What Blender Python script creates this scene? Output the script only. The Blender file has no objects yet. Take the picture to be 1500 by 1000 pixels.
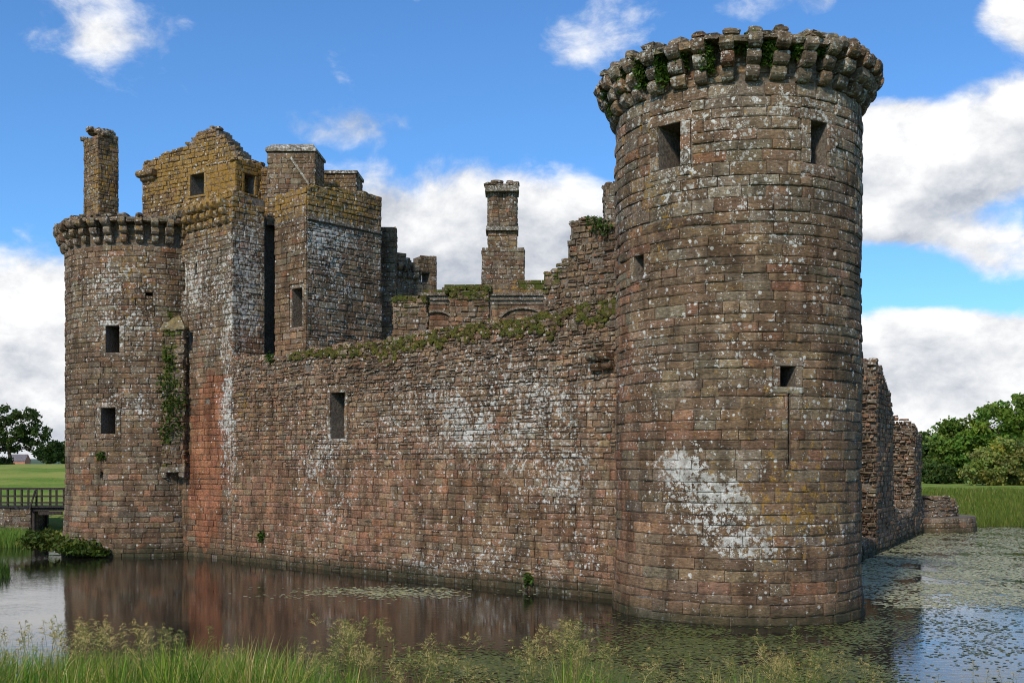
import bpy, math, random
from mathutils import Vector, noise
R = math.radians
random.seed(7)
rnd = random.random
def U(a, b): return a + (b - a) * rnd()
SC = bpy.context.scene
COL = SC.collection

# ------------------------------------------------------------------ camera, sky, sun, exposure
F, HV, CZ = 1600.0, 680.0, 4.8            # focal length in photo pixels, horizon row, eye height above the water
cam = bpy.data.cameras.new('camera'); co = bpy.data.objects.new('camera', cam); COL.objects.link(co)
co.location = (0, 0, CZ); co.rotation_euler = (R(90), 0, 0)
cam.sensor_width = 36; cam.lens = F / 1500 * 36; cam.shift_y = 0.12; cam.clip_end = 30000; cam.clip_start = 0.1
SC.camera = co
SC.cycles.filter_width = 1.05
SUN = Vector((-0.42, -0.86, 0.80)).normalized()
sl = bpy.data.lights.new('sun', 'SUN'); so = bpy.data.objects.new('sun', sl); COL.objects.link(so)
sl.energy = 2.7; sl.angle = R(6.0); sl.color = (1.0, 0.93, 0.82)
so.rotation_euler = SUN.to_track_quat('Z', 'Y').to_euler(); so.location = (-30, -40, 60)
SC.view_settings.view_transform = 'Standard'; SC.view_settings.look = 'None'
SC.view_settings.exposure = 0.36; SC.view_settings.gamma = 1.0; SC.view_settings.use_curve_mapping = False

def pix(p): return 750 + F * p[0] / p[1], HV - F * (p[2] - CZ) / p[1]
def at(u, v, Y): return Vector(((u - 750) / F * Y, Y, CZ - (v - HV) / F * Y))

class NT:
    def __init__(s, tree): s.t = tree; s.n = tree.nodes; s.l = tree.links
    def add(s, kind, **k):
        n = s.n.new(kind)
        for a, b in k.items(): setattr(n, a, b)
        return n
    def set(s, sock, v):
        if hasattr(v, 'is_output') or isinstance(v, bpy.types.NodeSocket): s.l.new(v, sock)
        else: sock.default_value = v
    def math(s, op, a, b=0.0, c=None, clamp=False):
        n = s.add('ShaderNodeMath', operation=op); n.use_clamp = clamp
        s.set(n.inputs[0], a); s.set(n.inputs[1], b)
        if c is not None: s.set(n.inputs[2], c)
        return n.outputs[0]
    def vmath(s, op, a, b=None):
        n = s.add('ShaderNodeVectorMath', operation=op); s.set(n.inputs[0], a)
        if b is not None: s.set(n.inputs[1], b)
        return n.outputs['Value'] if op in ('LENGTH', 'DOT_PRODUCT', 'DISTANCE') else n.outputs[0]
    def rng(s, v, a, b, c=0.0, d=1.0, smooth=True):
        n = s.add('ShaderNodeMapRange'); n.clamp = True
        if smooth: n.interpolation_type = 'SMOOTHSTEP'
        s.set(n.inputs[0], v)
        for i, q in enumerate((a, b, c, d)): s.set(n.inputs[i + 1], q)
        return n.outputs[0]
    def noise(s, vec, scale, detail=4, rough=0.6, dist=0.0):
        n = s.add('ShaderNodeTexNoise'); s.set(n.inputs['Vector'], vec); n.inputs['Scale'].default_value = scale
        n.inputs['Detail'].default_value = detail; n.inputs['Roughness'].default_value = rough; n.inputs['Distortion'].default_value = dist
        return n.outputs[0]
    def mix(s, f, a, b, kind='MIX'):
        n = s.add('ShaderNodeMix', data_type='RGBA', blend_type=kind)
        s.set(n.inputs[0], f)
        s.set(n.inputs[6], a if not isinstance(a, tuple) else (*a[:3], 1)); s.set(n.inputs[7], b if not isinstance(b, tuple) else (*b[:3], 1))
        return n.outputs[2]
    def attr(s, name): return s.add('ShaderNodeAttribute', attribute_name=name)

w = bpy.data.worlds.new('World'); SC.world = w; w.use_nodes = True
g = NT(w.node_tree); g.n.clear()
sky = g.add('ShaderNodeTexSky', sky_type='NISHITA'); sky.sun_disc = False
sky.sun_elevation = math.asin(SUN.z); sky.sun_rotation = math.atan2(SUN.x, SUN.y)
sky.air_density = 1.0; sky.dust_density = 0.4; sky.ozone_density = 3.0; sky.altitude = 200
dirv = g.add('ShaderNodeTexCoord').outputs['Generated']
def cloud_noise(vec):
    sq = g.vmath('MULTIPLY', vec, (1.0, 1.0, 1.6))
    wob = g.add('ShaderNodeTexNoise'); g.set(wob.inputs['Vector'], sq); wob.inputs['Scale'].default_value = 7; wob.inputs['Detail'].default_value = 4
    off = g.vmath('MULTIPLY', g.vmath('SUBTRACT', wob.outputs['Color'], (0.5, 0.5, 0.5)), (0.07, 0.07, 0.07))
    return g.noise(g.vmath('ADD', sq, off), 5.6, 10, 0.60)
def cloud_density(vec, n0):
    """cumulus: fractal noise in direction space plus broad banks that stand where the photograph shows them"""
    d = g.math('MULTIPLY_ADD', g.math('SUBTRACT', n0, 0.5), 1.25, 0.485)
    banks = [  # u, v, half width, half height (photo pixels), strength
        (40, 20, 190, 60, .26), (470, 182, 150, 32, .15), (865, 50, 110, 75, .15), (1170, 5, 130, 30, .20), (665, 240, 70, 60, .10),
        (705, 375, 280, 130, .38), (20, 460, 150, 120, .36), (30, 600, 190, 90, .24), (1400, 235, 260, 110, .40), (1500, 20, 90, 60, .24),
        (1330, 500, 150, 80, .36), (1440, 570, 230, 85, .40), (1430, 370, 160, 60, .20), (1290, 250, 90, 100, .30), (520, -10, 120, 30, .18), (240, 640, 400, 60, .2)]
    for (u, v, a, b, k) in banks:
        D = Vector(((u - 750) / F, 1, (HV - v) / F)); n = D.length; D.normalize()
        dv = g.vmath('MULTIPLY', g.vmath('SUBTRACT', vec, tuple(D)), (F * n / a / n / n * 1.0, F / a, F / b))
        d = g.math('ADD', d, g.rng(g.vmath('LENGTH', dv), 0.25, 1.25, k, 0.0))
    # open blue above and between the banks in this part of the sky
    for (u, v, a, b, k) in [(620, 60, 900, 150, -.13), (250, 270, 330, 150, -.15), (1060, 90, 180, 200, -.12), (1330, 60, 110, 90, -.26), (1290, 405, 120, 50, -.22), (1440, 320, 110, 26, -.14), (1400, 420, 120, 30, -.14), (560, 250, 90, 60, -.10), (300, 320, 200, 60, -.1), (1440, 440, 120, 30, -.10)]:
        D = Vector(((u - 750) / F, 1, (HV - v) / F)); D.normalize()
        dv = g.vmath('MULTIPLY', g.vmath('SUBTRACT', vec, tuple(D)), (F / a, F / a, F / b))
        d = g.math('ADD', d, g.rng(g.vmath('LENGTH', dv), 0.25, 1.25, k, 0.0))
    return d
n0 = cloud_noise(dirv); n1 = cloud_noise(g.vmath('ADD', dirv, (-0.012, 0, 0.030)))
d0 = cloud_density(dirv, n0)
cover = g.rng(d0, 0.505, 0.73)
billow = g.noise(g.vmath('MULTIPLY', dirv, (1, 1, 1.5)), 15, 7, 0.62)
broad = g.noise(g.vmath('MULTIPLY', dirv, (1, 1, 2.6)), 3.4, 3, 0.5)
shade = g.rng(g.math('ADD', g.math('MULTIPLY', g.math('SUBTRACT', n1, n0), 1.35), g.math('ADD', g.math('MULTIPLY', g.math('SUBTRACT', broad, 0.52), 0.50), g.math('MULTIPLY', g.math('SUBTRACT', billow, 0.5), 0.42))), -0.11, 0.24, 0, 1, False)
ccol = g.mix(shade, (7.1, 7.1, 7.1), (3.2, 3.5, 4.05))
SKYTINT = g.mix(1.0, sky.outputs[0], (0.56, 0.90, 1.20), 'MULTIPLY')
mixd = g.mix(cover, SKYTINT, ccol)
bg = g.add('ShaderNodeBackground'); g.set(bg.inputs[0], mixd); bg.inputs[1].default_value = 0.115
g.l.new(bg.outputs[0], g.add('ShaderNodeOutputWorld').inputs[0])

# ------------------------------------------------------------------ materials
def newmat(name):
    m = bpy.data.materials.new(name); m.use_nodes = True
    t = NT(m.node_tree); b = t.n['Principled BSDF']; b.inputs['Specular IOR Level'].default_value = 0.15
    return m, t, b
def bump(t, b, h, strength, dist):
    n = t.add('ShaderNodeBump'); n.inputs['Strength'].default_value = strength; n.inputs['Distance'].default_value = dist
    t.set(n.inputs['Height'], h); t.l.new(n.outputs[0], b.inputs['Normal'])
def stone_material():
    m, t, b = newmat('weathered_sandstone')
    P = t.add('ShaderNodeNewGeometry').outputs['Position']
    tint = t.attr('tint').outputs['Color']; gr = t.attr('growth')
    sep = t.add('ShaderNodeSeparateColor'); t.l.new(gr.outputs['Color'], sep.inputs[0]); gw, gm, go = sep.outputs; gw0 = gw; wet = gr.outputs['Alpha']
    lay = t.vmath('MULTIPLY', P, (1, 1, 3.2))
    nf = t.noise(P, 22, 5, 0.7); nl = t.noise(lay, 7, 6, 0.68); nb = t.noise(P, 0.8, 4, 0.6); nm = t.noise(P, 3.1, 5, 0.65)
    col = t.mix(1.0, tint, t.mix(t.rng(nl, 0.32, 0.68, 0, 1, False), (0.42, 0.39, 0.36), (1.62, 1.60, 1.56)), 'MULTIPLY')
    col = t.mix(t.rng(nf, 0.50, 0.75), col, t.mix(1.0, col, (0.40, 0.38, 0.36), 'MULTIPLY'))
    # grey-brown crust that clouds over the stone
    col = t.mix(t.rng(nm, 0.44, 0.68, 0.0, 0.50), col, (0.100, 0.075, 0.052))
    gw = t.math('MULTIPLY', gw0, t.rng(t.noise(P, 0.62, 6, 0.68), 0.37, 0.64, 0.05, 1.9))
    streak = t.noise(t.vmath('MULTIPLY', P, (2.2, 2.2, 0.30)), 1.0, 5, 0.6)
    col = t.mix(1.0, col, t.mix(t.rng(t.math('ADD', t.math('MULTIPLY', streak, 0.6), t.math('MULTIPLY', nb, 0.4)), 0.36, 0.62), (0.52, 0.50, 0.47), (1.18, 1.16, 1.12)), 'MULTIPLY')
    # ochre lichen
    of = t.rng(t.math('ADD', t.math('MULTIPLY_ADD', t.noise(P, 4.5, 5, 0.72), 1.0, t.math('MULTIPLY', go, 0.20)), t.math('MULTIPLY', nf, 0.20)), 0.755, 0.835, 0, 0.85)
    col = t.mix(of, col, t.mix(t.rng(nf, .3, .7), (0.14, 0.080, 0.018), (0.46, 0.25, 0.045)))
    # white lichen: round colonies, single and run together
    vor = t.add('ShaderNodeTexVoronoi'); vor.inputs['Scale'].default_value = 6.5
    t.set(vor.inputs['Vector'], t.vmath('ADD', P, t.vmath('MULTIPLY', t.vmath('SUBTRACT', t.add('ShaderNodeTexNoise').outputs['Color'], (.5, .5, .5)), (.0, .0, .0))))
    pick = t.add('ShaderNodeSeparateColor'); t.l.new(vor.outputs['Color'], pick.inputs[0])
    spot = t.math('MULTIPLY', t.rng(t.math('ADD', vor.outputs['Distance'], t.math('MULTIPLY', nf, 0.35)), 0.50, 0.60, 1, 0), t.rng(t.math('SUBTRACT', pick.outputs[0], t.math('MULTIPLY', gw, 0.55)), 0.0, 0.03, 1, 0))
    vs = t.add('ShaderNodeTexVoronoi'); vs.inputs['Scale'].default_value = 17; t.set(vs.inputs['Vector'], P)
    pk2 = t.add('ShaderNodeSeparateColor'); t.l.new(vs.outputs['Color'], pk2.inputs[0])
    spot2 = t.math('MULTIPLY', t.rng(vs.outputs['Distance'], 0.30, 0.36, 1, 0), t.rng(t.math('SUBTRACT', pk2.outputs[1], t.math('MULTIPLY', gw, 0.62)), 0.0, 0.03, 1, 0))
    run = t.rng(t.math('ADD', t.math('ADD', t.math('MULTIPLY', t.noise(P, 6.0, 6, 0.70), 1.30), t.math('MULTIPLY', nb, 0.22)), t.math('MULTIPLY', gw0, 0.30)), 0.955, 0.995)
    lf = t.math('MAXIMUM', t.math('MAXIMUM', spot, spot2), run)
    pore = t.noise(P, 38, 3, 0.7)
    lf = t.math('MULTIPLY', lf, t.math('MULTIPLY', t.rng(nf, 0.36, 0.50, 0.50, 0.98), t.rng(pore, 0.36, 0.48, 0.55, 1.0)))
    lc = t.mix(t.rng(nm, 0.35, 0.65), (0.68, 0.65, 0.57), (0.34, 0.315, 0.26))
    col = t.mix(lf, col, lc)
    # moss
    mf = t.rng(t.math('ADD', t.math('MULTIPLY', t.noise(P, 3.3, 6, 0.7), 0.9), t.math('MULTIPLY', gm, 0.38)), 0.72, 0.84)
    col = t.mix(mf, col, t.mix(nf, (0.020, 0.026, 0.005), (0.11, 0.12, 0.018)))
    # the tide band of the moat
    wf = t.math('MULTIPLY', wet, t.rng(nm, 0.25, 0.6, 0.75, 1.0))
    col = t.mix(wf, col, t.mix(nf, (0.018, 0.018, 0.010), (0.045, 0.048, 0.020)))
    t.set(b.inputs['Base Color'], col); b.inputs['Roughness'].default_value = 0.92
    h = t.math('ADD', t.math('MULTIPLY', nl, 1.2), t.math('ADD', t.math('MULTIPLY', nf, 0.6), t.math('MULTIPLY', lf, 0.12)))
    bump(t, b, h, 0.80, 0.032)
    return m
STONE = stone_material()
def flat_tex(name, c0, c1, scale, rough=0.9, bs=0.5, bd=0.03, stretch=(1, 1, 1), metallic=0.0):
    m, t, b = newmat(name)
    P = t.vmath('MULTIPLY', t.add('ShaderNodeNewGeometry').outputs['Position'], stretch)
    n1 = t.noise(P, scale, 7, 0.65); n2 = t.noise(P, scale * 0.13, 4, 0.6)
    c = t.mix(t.rng(n1, 0.3, 0.7), c0, c1); c = t.mix(1.0, c, t.mix(n2, (0.6, 0.6, 0.6), (1.4, 1.4, 1.4)), 'MULTIPLY')
    t.set(b.inputs['Base Color'], c); b.inputs['Roughness'].default_value = rough; bump(t, b, n1, bs, bd)
    return m
MORTAR = flat_tex('old_mortar', (0.085, 0.066, 0.048), (0.230, 0.185, 0.140), 12, bs=0.9, bd=0.06)
TIMBER = flat_tex('weathered_timber', (0.022, 0.017, 0.014), (0.075, 0.058, 0.046), 18, bs=0.4, bd=0.01, stretch=(1, 1, 0.3))
BARK = flat_tex('bark', (0.030, 0.024, 0.018), (0.09, 0.075, 0.055), 9, bs=0.8, bd=0.05)
MOSS = flat_tex('moss', (0.018, 0.024, 0.004), (0.120, 0.130, 0.020), 9, bs=1.0, bd=0.09)
IRON = flat_tex('grey_lead', (0.10, 0.11, 0.12), (0.2, 0.21, 0.23), 9)
ROOF = flat_tex('slate_roof', (0.10, 0.09, 0.10), (0.20, 0.17, 0.17), 4)
REDWALL = flat_tex('red_gable', (0.40, 0.16, 0.10), (0.5, 0.22, 0.15), 4)
HILLS = flat_tex('hill_pasture', (0.06, 0.09, 0.05), (0.10, 0.13, 0.08), 0.01, bs=0.1)
def leaf_material(name, trans=0.35, rough=0.6):
    m, t, b = newmat(name)
    c = t.attr('tint').outputs['Color']
    t.set(b.inputs['Base Color'], c); b.inputs['Roughness'].default_value = rough
    tr = t.add('ShaderNodeBsdfTranslucent'); t.set(tr.inputs[0], t.mix(1.0, c, (1.25, 1.25, 0.6), 'MULTIPLY'))
    mx = t.add('ShaderNodeMixShader'); mx.inputs[0].default_value = trans
    t.l.new(b.outputs[0], mx.inputs[1]); t.l.new(tr.outputs[0], mx.inputs[2]); t.l.new(mx.outputs[0], t.n['Material Output'].inputs[0])
    return m
LEAF = leaf_material('foliage')
PAD = leaf_material('floating_leaf', 0.0, 0.5)
def ground_material():
    m, t, b = newmat('pasture')
    P = t.add('ShaderNodeNewGeometry').outputs['Position']
    n1 = t.noise(P, 5, 8, 0.7); n2 = t.noise(t.vmath('MULTIPLY', P, (0.6, 2.2, 1)), 0.11, 5, 0.65)
    c = t.mix(t.rng(n1, 0.3, 0.7), (0.07, 0.13, 0.014), (0.17, 0.26, 0.03)); c = t.mix(t.rng(n2, 0.42, 0.62), c, (0.27, 0.28, 0.06))
    sz = t.add('ShaderNodeSeparateXYZ'); t.l.new(P, sz.inputs[0])
    c = t.mix(t.rng(sz.outputs[2], -0.3, 0.15, 1, 0), c, (0.020, 0.017, 0.011))
    t.set(b.inputs['Base Color'], c); b.inputs['Roughness'].default_value = 0.95; bump(t, b, n1, 0.8, 0.12)
    return m
GROUND = ground_material()
def water_material():
    m, t, b = newmat('moat_water')
    P = t.add('ShaderNodeNewGeometry').outputs['Position']
    b.inputs['Base Color'].default_value = (0.012, 0.011, 0.008, 1); b.inputs['Roughness'].default_value = 0.03
    b.inputs['Specular IOR Level'].default_value = 0.5; b.inputs['IOR'].default_value = 1.333
    r1 = t.noise(t.vmath('MULTIPLY', P, (1.0, 1.6, 1)), 2.6, 3, 0.5); r2 = t.noise(t.vmath('MULTIPLY', P, (1, 1.5, 1)), 11, 2, 0.5)
    calm = t.rng(t.noise(P, 0.13, 3, 0.5), 0.40, 0.62, 0.25, 1.0)
    h = t.math('MULTIPLY', t.math('ADD', t.math('MULTIPLY', r1, 0.65), t.math('MULTIPLY', r2, 0.22)), calm)
    bump(t, b, h, 0.22, 0.045)
    return m
WATER = water_material()

# ------------------------------------------------------------------ object helpers
def tag(o, label=None, cat=None, group=None, kind=None):
    for k, v in (('label', label), ('category', cat), ('group', group), ('kind', kind)):
        if v: o[k] = v
    return o
def empty(name, loc, label=None, cat=None, group=None):
    o = bpy.data.objects.new(name, None); COL.objects.link(o); o.location = loc; o.empty_display_size = 0.3
    return tag(o, label, cat, group)
WORLD = {}
def wloc(o): return WORLD.get(o.name, Vector(o.location))
def mesh_obj(name, verts, faces, mat, parent=None, attrs=None, smooth=False, origin=None):
    """one mesh object; verts are world coordinates, the origin is put at `origin`"""
    o0 = Vector(origin) if origin is not None else (wloc(parent) if parent else Vector((0, 0, 0)))
    me = bpy.data.meshes.new(name)
    me.from_pydata([(v[0] - o0.x, v[1] - o0.y, v[2] - o0.z) for v in verts], [], faces)
    if attrs:
        for k, vals in attrs.items():
            a = me.color_attributes.new(k, 'FLOAT_COLOR', 'POINT')
            a.data.foreach_set('color', [c for q in vals for c in (q if len(q) == 4 else (*q, 1.0))])
    if smooth: me.polygons.foreach_set('use_smooth', [True] * len(me.polygons))
    me.materials.append(mat)
    o = bpy.data.objects.new(name, me); COL.objects.link(o)
    if parent: o.parent = parent; o.location = o0 - wloc(parent)
    else: o.location = o0
    WORLD[o.name] = o0
    return o
class Bag:
    """collects pieces into one mesh"""
    def __init__(s): s.v = []; s.f = []; s.t = []; s.g = []
    def add(s, v, f, tint=(.1, .1, .1), growth=(0, 0, 0, 0)):
        k = len(s.v); s.v += v; s.f += [tuple(i + k for i in q) for q in f]
        s.t += [tint] * len(v); s.g += growth if isinstance(growth, list) else [growth] * len(v)
    def build(s, name, mat, parent=None, smooth=False, origin=None):
        return mesh_obj(name, s.v, s.f, mat, parent, {'tint': s.t, 'growth': s.g}, smooth, origin)

# ------------------------------------------------------------------ stone colours and what grows on them (photo rows and columns of each stain)
def zone(u, v, lst):
    s = 0.0
    for (a, b, ra, rb, k) in lst:
        q = ((u - a) / ra) ** 2 + ((v - b) / rb) ** 2
        if q < 4: s += k * math.exp(-q * 1.3)
    return s
Z_RED = [(300, 690, 30, 130, 1.3), (312, 600, 18, 60, .9), (400, 690, 60, 110, .6), (400, 760, 70, 50, .5), (545, 720, 90, 100, .5), (540, 800, 60, 40, .6), (650, 700, 130, 80, .3), (680, 470, 90, 40, .3),
         (920, 600, 22, 300, .7), (935, 840, 70, 70, .6), (1000, 640, 60, 20, .5), (110, 690, 40, 110, .3), (160, 740, 60, 50, .25), (1280, 660, 30, 120, .4), (1090, 200, 70, 40, .3)]
Z_WHITE = [(1000, 680, 30, 34, 1.2), (1040, 740, 56, 46, 1.45), (1095, 793, 60, 26, 1.45), (1170, 800, 90, 40, .2), (760, 560, 170, 100, .32), (700, 640, 190, 90, .30), (840, 700, 90, 110, .35), (640, 600, 110, 60, .25), (470, 690, 45, 90, .6),
           (333, 600, 12, 130, 1.2), (362, 420, 26, 110, .6), (480, 350, 45, 50, .6), (510, 400, 60, 90, .2), (170, 440, 70, 70, .65), (205, 600, 60, 50, .5), (1080, 170, 190, 70, .16), (1080, 300, 190, 120, .14), (1100, 560, 200, 110, .15), (290, 420, 40, 60, .5), (640, 830, 170, 24, .5)]
Z_ORANGE = [(290, 250, 100, 55, 1.0), (480, 285, 50, 28, 1.2), (510, 315, 40, 20, .7), (370, 305, 60, 30, .9), (360, 600, 22, 40, .9), (1160, 740, 100, 110, .8), (960, 270, 60, 140, .6), (210, 420, 60, 80, .6), (300, 330, 40, 50, .6), (740, 430, 50, 20, .8), (160, 700, 70, 60, .35), (1160, 560, 100, 60, .35), (150, 270, 30, 60, .5)]
Z_MOSS = [(246, 590, 22, 110, .8), (246, 720, 40, 60, .5), (255, 460, 20, 30, .9), (215, 770, 60, 40, .6), (800, 400, 30, 60, .9), (600, 460, 40, 40, .7), (1080, 100, 200, 60, .12), (690, 450, 40, 40, .8), (240, 420, 20, 60, .6)]
PAL_BROWN = [(.196, .122, .070), (.168, .104, .060), (.220, .140, .080), (.136, .088, .054), (.244, .170, .102), (.188, .138, .088)]
PAL_RED = [(.300, .140, .074), (.270, .122, .066), (.325, .165, .092), (.240, .116, .066), (.305, .178, .108), (.255, .150, .092)]
PAL_PINK = [(.255, .142, .086), (.235, .132, .082), (.275, .160, .100), (.225, .138, .092), (.290, .145, .080)]
PAL_STRIP = [(.330, .130, .062), (.300, .118, .058), (.350, .150, .076), (.275, .112, .058)]
PAL_GREY = [(.208, .170, .120), (.172, .142, .102), (.240, .200, .145)]
def jit(c, k=.12):
    f = 1 + U(-k, k) * 1.4
    return tuple(max(.01, q * f * (1 + U(-k, k) * .35)) for q in c)
def growth_at(p, grow, ztop=None):
    u, v = pix(p)
    wob = noise.noise(Vector(p) * 0.55) * 0.5 + noise.noise(Vector(p) * 1.7) * .35
    wv = grow[0] * .62 * (1 + wob) + zone(u, v, Z_WHITE) * (.65 + wob); ov = grow[2] + zone(u, v, Z_ORANGE) * (.75 + wob); mv = grow[1] + zone(u, v, Z_MOSS)
    wv -= zone(u, v, Z_RED) * .22
    if ztop is not None: mv += max(0, 1 - (ztop - p[2]) / 0.9) * grow[3]
    wet = max(0.0, min(1.0, (0.72 + wob * .6 - p[2]) / 0.5))
    return (min(1.05, max(0, wv)), min(1.0, max(0, mv * (.8 + wob))), min(1.2, max(0, ov)), wet * 0.85)
def stone_look(p, grow, ztop=None, red=0.04, grey=0.15):
    u, v = pix(p)
    wob = noise.noise(Vector(p) * 0.55) * 0.35 + noise.noise(Vector(p) * 1.7) * .2
    r = zone(u, v, Z_RED)
    x = rnd()
    if x < red + r * (.82 + wob): c = random.choice(PAL_RED)
    elif rnd() < grey: c = random.choice(PAL_GREY)
    else: c = random.choice(PAL_BROWN)
    if 258 < u < 328 and r > .55 + wob * .5: c = random.choice(PAL_STRIP)
    if 330 < u < 905 and v > 480: c = tuple(q * k for q, k in zip(random.choice(PAL_PINK) if c in PAL_RED else c, (1.26, 1.15, 1.10)))
    wv = grow[0] + zone(u, v, Z_WHITE) * (.8 + wob); ov = grow[2] + zone(u, v, Z_ORANGE) * (.8 + wob); mv = grow[1] + zone(u, v, Z_MOSS)
    wv -= r * .30
    if ztop is not None: mv += max(0, 1 - (ztop - p[2]) / 0.9) * grow[3]
    z = p[2]
    wet = max(0.0, min(1.0, (0.62 + wob * .5 - z) / 0.45))
    mean = (.255, .125, .070) if c in PAL_STRIP else (.195, .132, .082)
    c = tuple(a * .68 + b * .32 for a, b in zip(c, mean))
    return jit(c), (min(1.4, max(0, wv)), min(1.2, max(0, mv * (.85 + wob))), min(1.4, max(0, ov)), wet * 0.75)

# ------------------------------------------------------------------ masonry
class Plane:
    def __init__(s, a, b, und=.035):
        s.a = Vector((a[0], a[1])); d = Vector((b[0], b[1])) - s.a; s.L = d.length; s.d = d.normalized(); s.n = Vector((s.d.y, -s.d.x)); s.und = und
    def pos(s, q, z, off):
        if s.und: off = off + s.und * noise.noise(Vector((s.a.x + q * .5, z * .5, s.a.y)))
        p = s.a + s.d * q + s.n * off
        return (p.x, p.y, z)
class Drum:
    def __init__(s, c, r, a0, a1, batter=0.0, zbat=3.0, und=.05):
        s.c = c; s.r = r; s.a0 = a0; s.L = (a1 - a0) * r; s.bat = batter; s.zb = zbat; s.und = und
    def pos(s, q, z, off):
        a = s.a0 + q / s.r
        rr = s.r + off + s.bat * max(0, (s.zb - z) / s.zb) ** 2
        if s.und: rr += s.und * noise.noise(Vector((math.cos(a) * 2, math.sin(a) * 2, z * .45)))
        return (s.c[0] + math.cos(a) * rr, s.c[1] + math.sin(a) * rr, z)
    def q_of(s, x, y):
        a = math.atan2(y - s.c[1], x - s.c[0])
        while a < s.a0: a += 2 * math.pi
        return (a - s.a0) * s.r
UVW = [(x, z) for z in (0, .15, .85, 1) for x in (0, .12, .88, 1)] + [(0, 0), (.12, 0), (.88, 0), (1, 0), (1, .15), (1, .85), (1, 1), (.88, 1), (.12, 1), (0, 1), (0, .85), (0, .15)]
def stone_mesh(fr, q0, q1, z0, z1, gap, proud, rough, back=-.07, skew=0.0):
    nx = 4; nz = 4; g0, g1, g2, g3 = [gap * U(.5, 1.6) for _ in range(4)]
    q0 += g0; q1 -= g1; z0 += g2; z1 -= g3
    bx = min(.24, .035 / max(.05, q1 - q0) + U(.02, .06)); bz = min(.28, .030 / max(.05, z1 - z0) + U(.03, .08))
    xs = (0, bx, 1 - bx * U(.7, 1.3), 1); zs = (0, bz, 1 - bz * U(.7, 1.3), 1)
    V = []; h = z1 - z0; wq = q1 - q0
    for j in range(4):
        for i in range(4):
            ed = (i in (0, 3)) + (j in (0, 3))
            off = proud + (U(-.5, .6) * rough if ed == 0 else (-.008 - U(0, .6) * rough if ed == 1 else -.016 - U(0, 1.1) * rough))
            q = q0 + xs[i] * wq + U(-1, 1) * gap * (1.3 if ed == 2 else .8); z = z0 + zs[j] * h + U(-1, 1) * gap * (1.3 if ed == 2 else .8) + skew * (xs[i] - .5)
            V.append(fr.pos(q, z, off))
    ring = [0, 1, 2, 3, 7, 11, 15, 14, 13, 12, 8, 4]
    fx = [0, bx, 1 - bx, 1, 1, 1, 1, 1 - bx, bx, 0, 0, 0]; fz = [0, 0, 0, 0, bz, 1 - bz, 1, 1, 1, 1, 1 - bz, bz]
    for k in range(12): V.append(fr.pos(q0 + fx[k] * wq, z0 + fz[k] * h, back))
    Fc = [(j * 4 + i, j * 4 + i + 1, j * 4 + i + 5, j * 4 + i + 4) for j in range(3) for i in range(3)]
    for k in range(12):
        m = (k + 1) % 12; Fc.append((ring[m], ring[k], 16 + k, 16 + m))
    return V, Fc
def lay(fr, s0, s1, zb, zt, out, course=(.24, .40), width=(.45, 1.05), holes=(), gap=.009, rough=.014, proud=.02, grow=(.15, 0, .1, .6),
        red=.04, grey=.15, seed=1, rubble=0.0, look=None, miss=.0008, wavy=.02):
    """courses of individual stones on a frame; holes = (q0, q1, z0, z1)"""
    rs = random.getstate(); random.seed(seed)
    top = max(zt(s0 + (s1 - s0) * i / 40) for i in range(41)); z = zb
    while z < top - .05:
        h = U(*course); q = s0 - U(0, .3); za = z; z += h
        while q < s1:
            wd = U(*width) * (0.75 + .5 * rnd()); a, b = max(s0, q), min(s1, q + wd); q += wd
            if s1 - q < width[0] * .4: b = s1; q = s1
            if b - a < .10: continue
            mid = (a + b) / 2; tt = zt(mid)
            lw = lambda x, zz: zz + wavy * noise.noise(Vector((x * .35, zz * .6, seed)))
            rects = [(a, b, lw(mid, za), lw(mid, za + h))]
            if rubble and rnd() < rubble:
                k = U(.4, .6)
                r0 = rects[0]
                if rnd() < .55: zz = r0[2] + (r0[3] - r0[2]) * k; rects = [(a, b, r0[2], zz), (a, b, zz, r0[3])]
                else: m = a + (b - a) * k; rects = [(a, m, r0[2], r0[3]), (m, b, r0[2], r0[3])]
            for (h0, h1, hz0, hz1) in holes:
                nr = []
                for (p0, p1, y0, y1) in rects:
                    if p1 <= h0 or p0 >= h1 or y1 <= hz0 + .01 or y0 >= hz1 - .01: nr.append((p0, p1, y0, y1)); continue
                    if p0 < h0 - .08: nr.append((p0, h0, y0, y1))
                    if p1 > h1 + .08: nr.append((h1, p1, y0, y1))
                    i0, i1 = max(p0, h0), min(p1, h1)
                    if y0 < hz0 - .06: nr.append((i0, i1, y0, hz0))
                    if y1 > hz1 + .06: nr.append((i0, i1, hz1, y1))
                rects = nr
            for (p0, p1, y0, y1) in rects:
                if p1 - p0 < .07 or y1 - y0 < .05: continue
                ym = (y0 + y1) / 2
                if ym > tt or rnd() < miss: continue
                c = fr.pos((p0 + p1) / 2, ym, .02)
                tint, gw = (look or stone_look)(c, grow, tt, red, grey)
                pr = proud + U(-1, 1) * rough * 1.3 - (.010 if rnd() < .05 else 0)
                V, Fc = stone_mesh(fr, p0, p1, y0, min(y1, tt + .12), gap, pr, rough, skew=U(-1, 1) * gap * (1 + 3 * rubble))
                cg = [growth_at(fr.pos(a_, b_, 0), grow, tt) for b_ in (y0, y1) for a_ in (p0, p1)]
                gw = [tuple((cg[0][i] * (1 - x) + cg[1][i] * x) * (1 - z) + (cg[2][i] * (1 - x) + cg[3][i] * x) * z for i in range(4)) for x, z in UVW]
                out.append((V, Fc, tint, gw, c, (p1 - p0), (y1 - y0), fr, (p0 + p1) / 2))
    random.setstate(rs)
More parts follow.
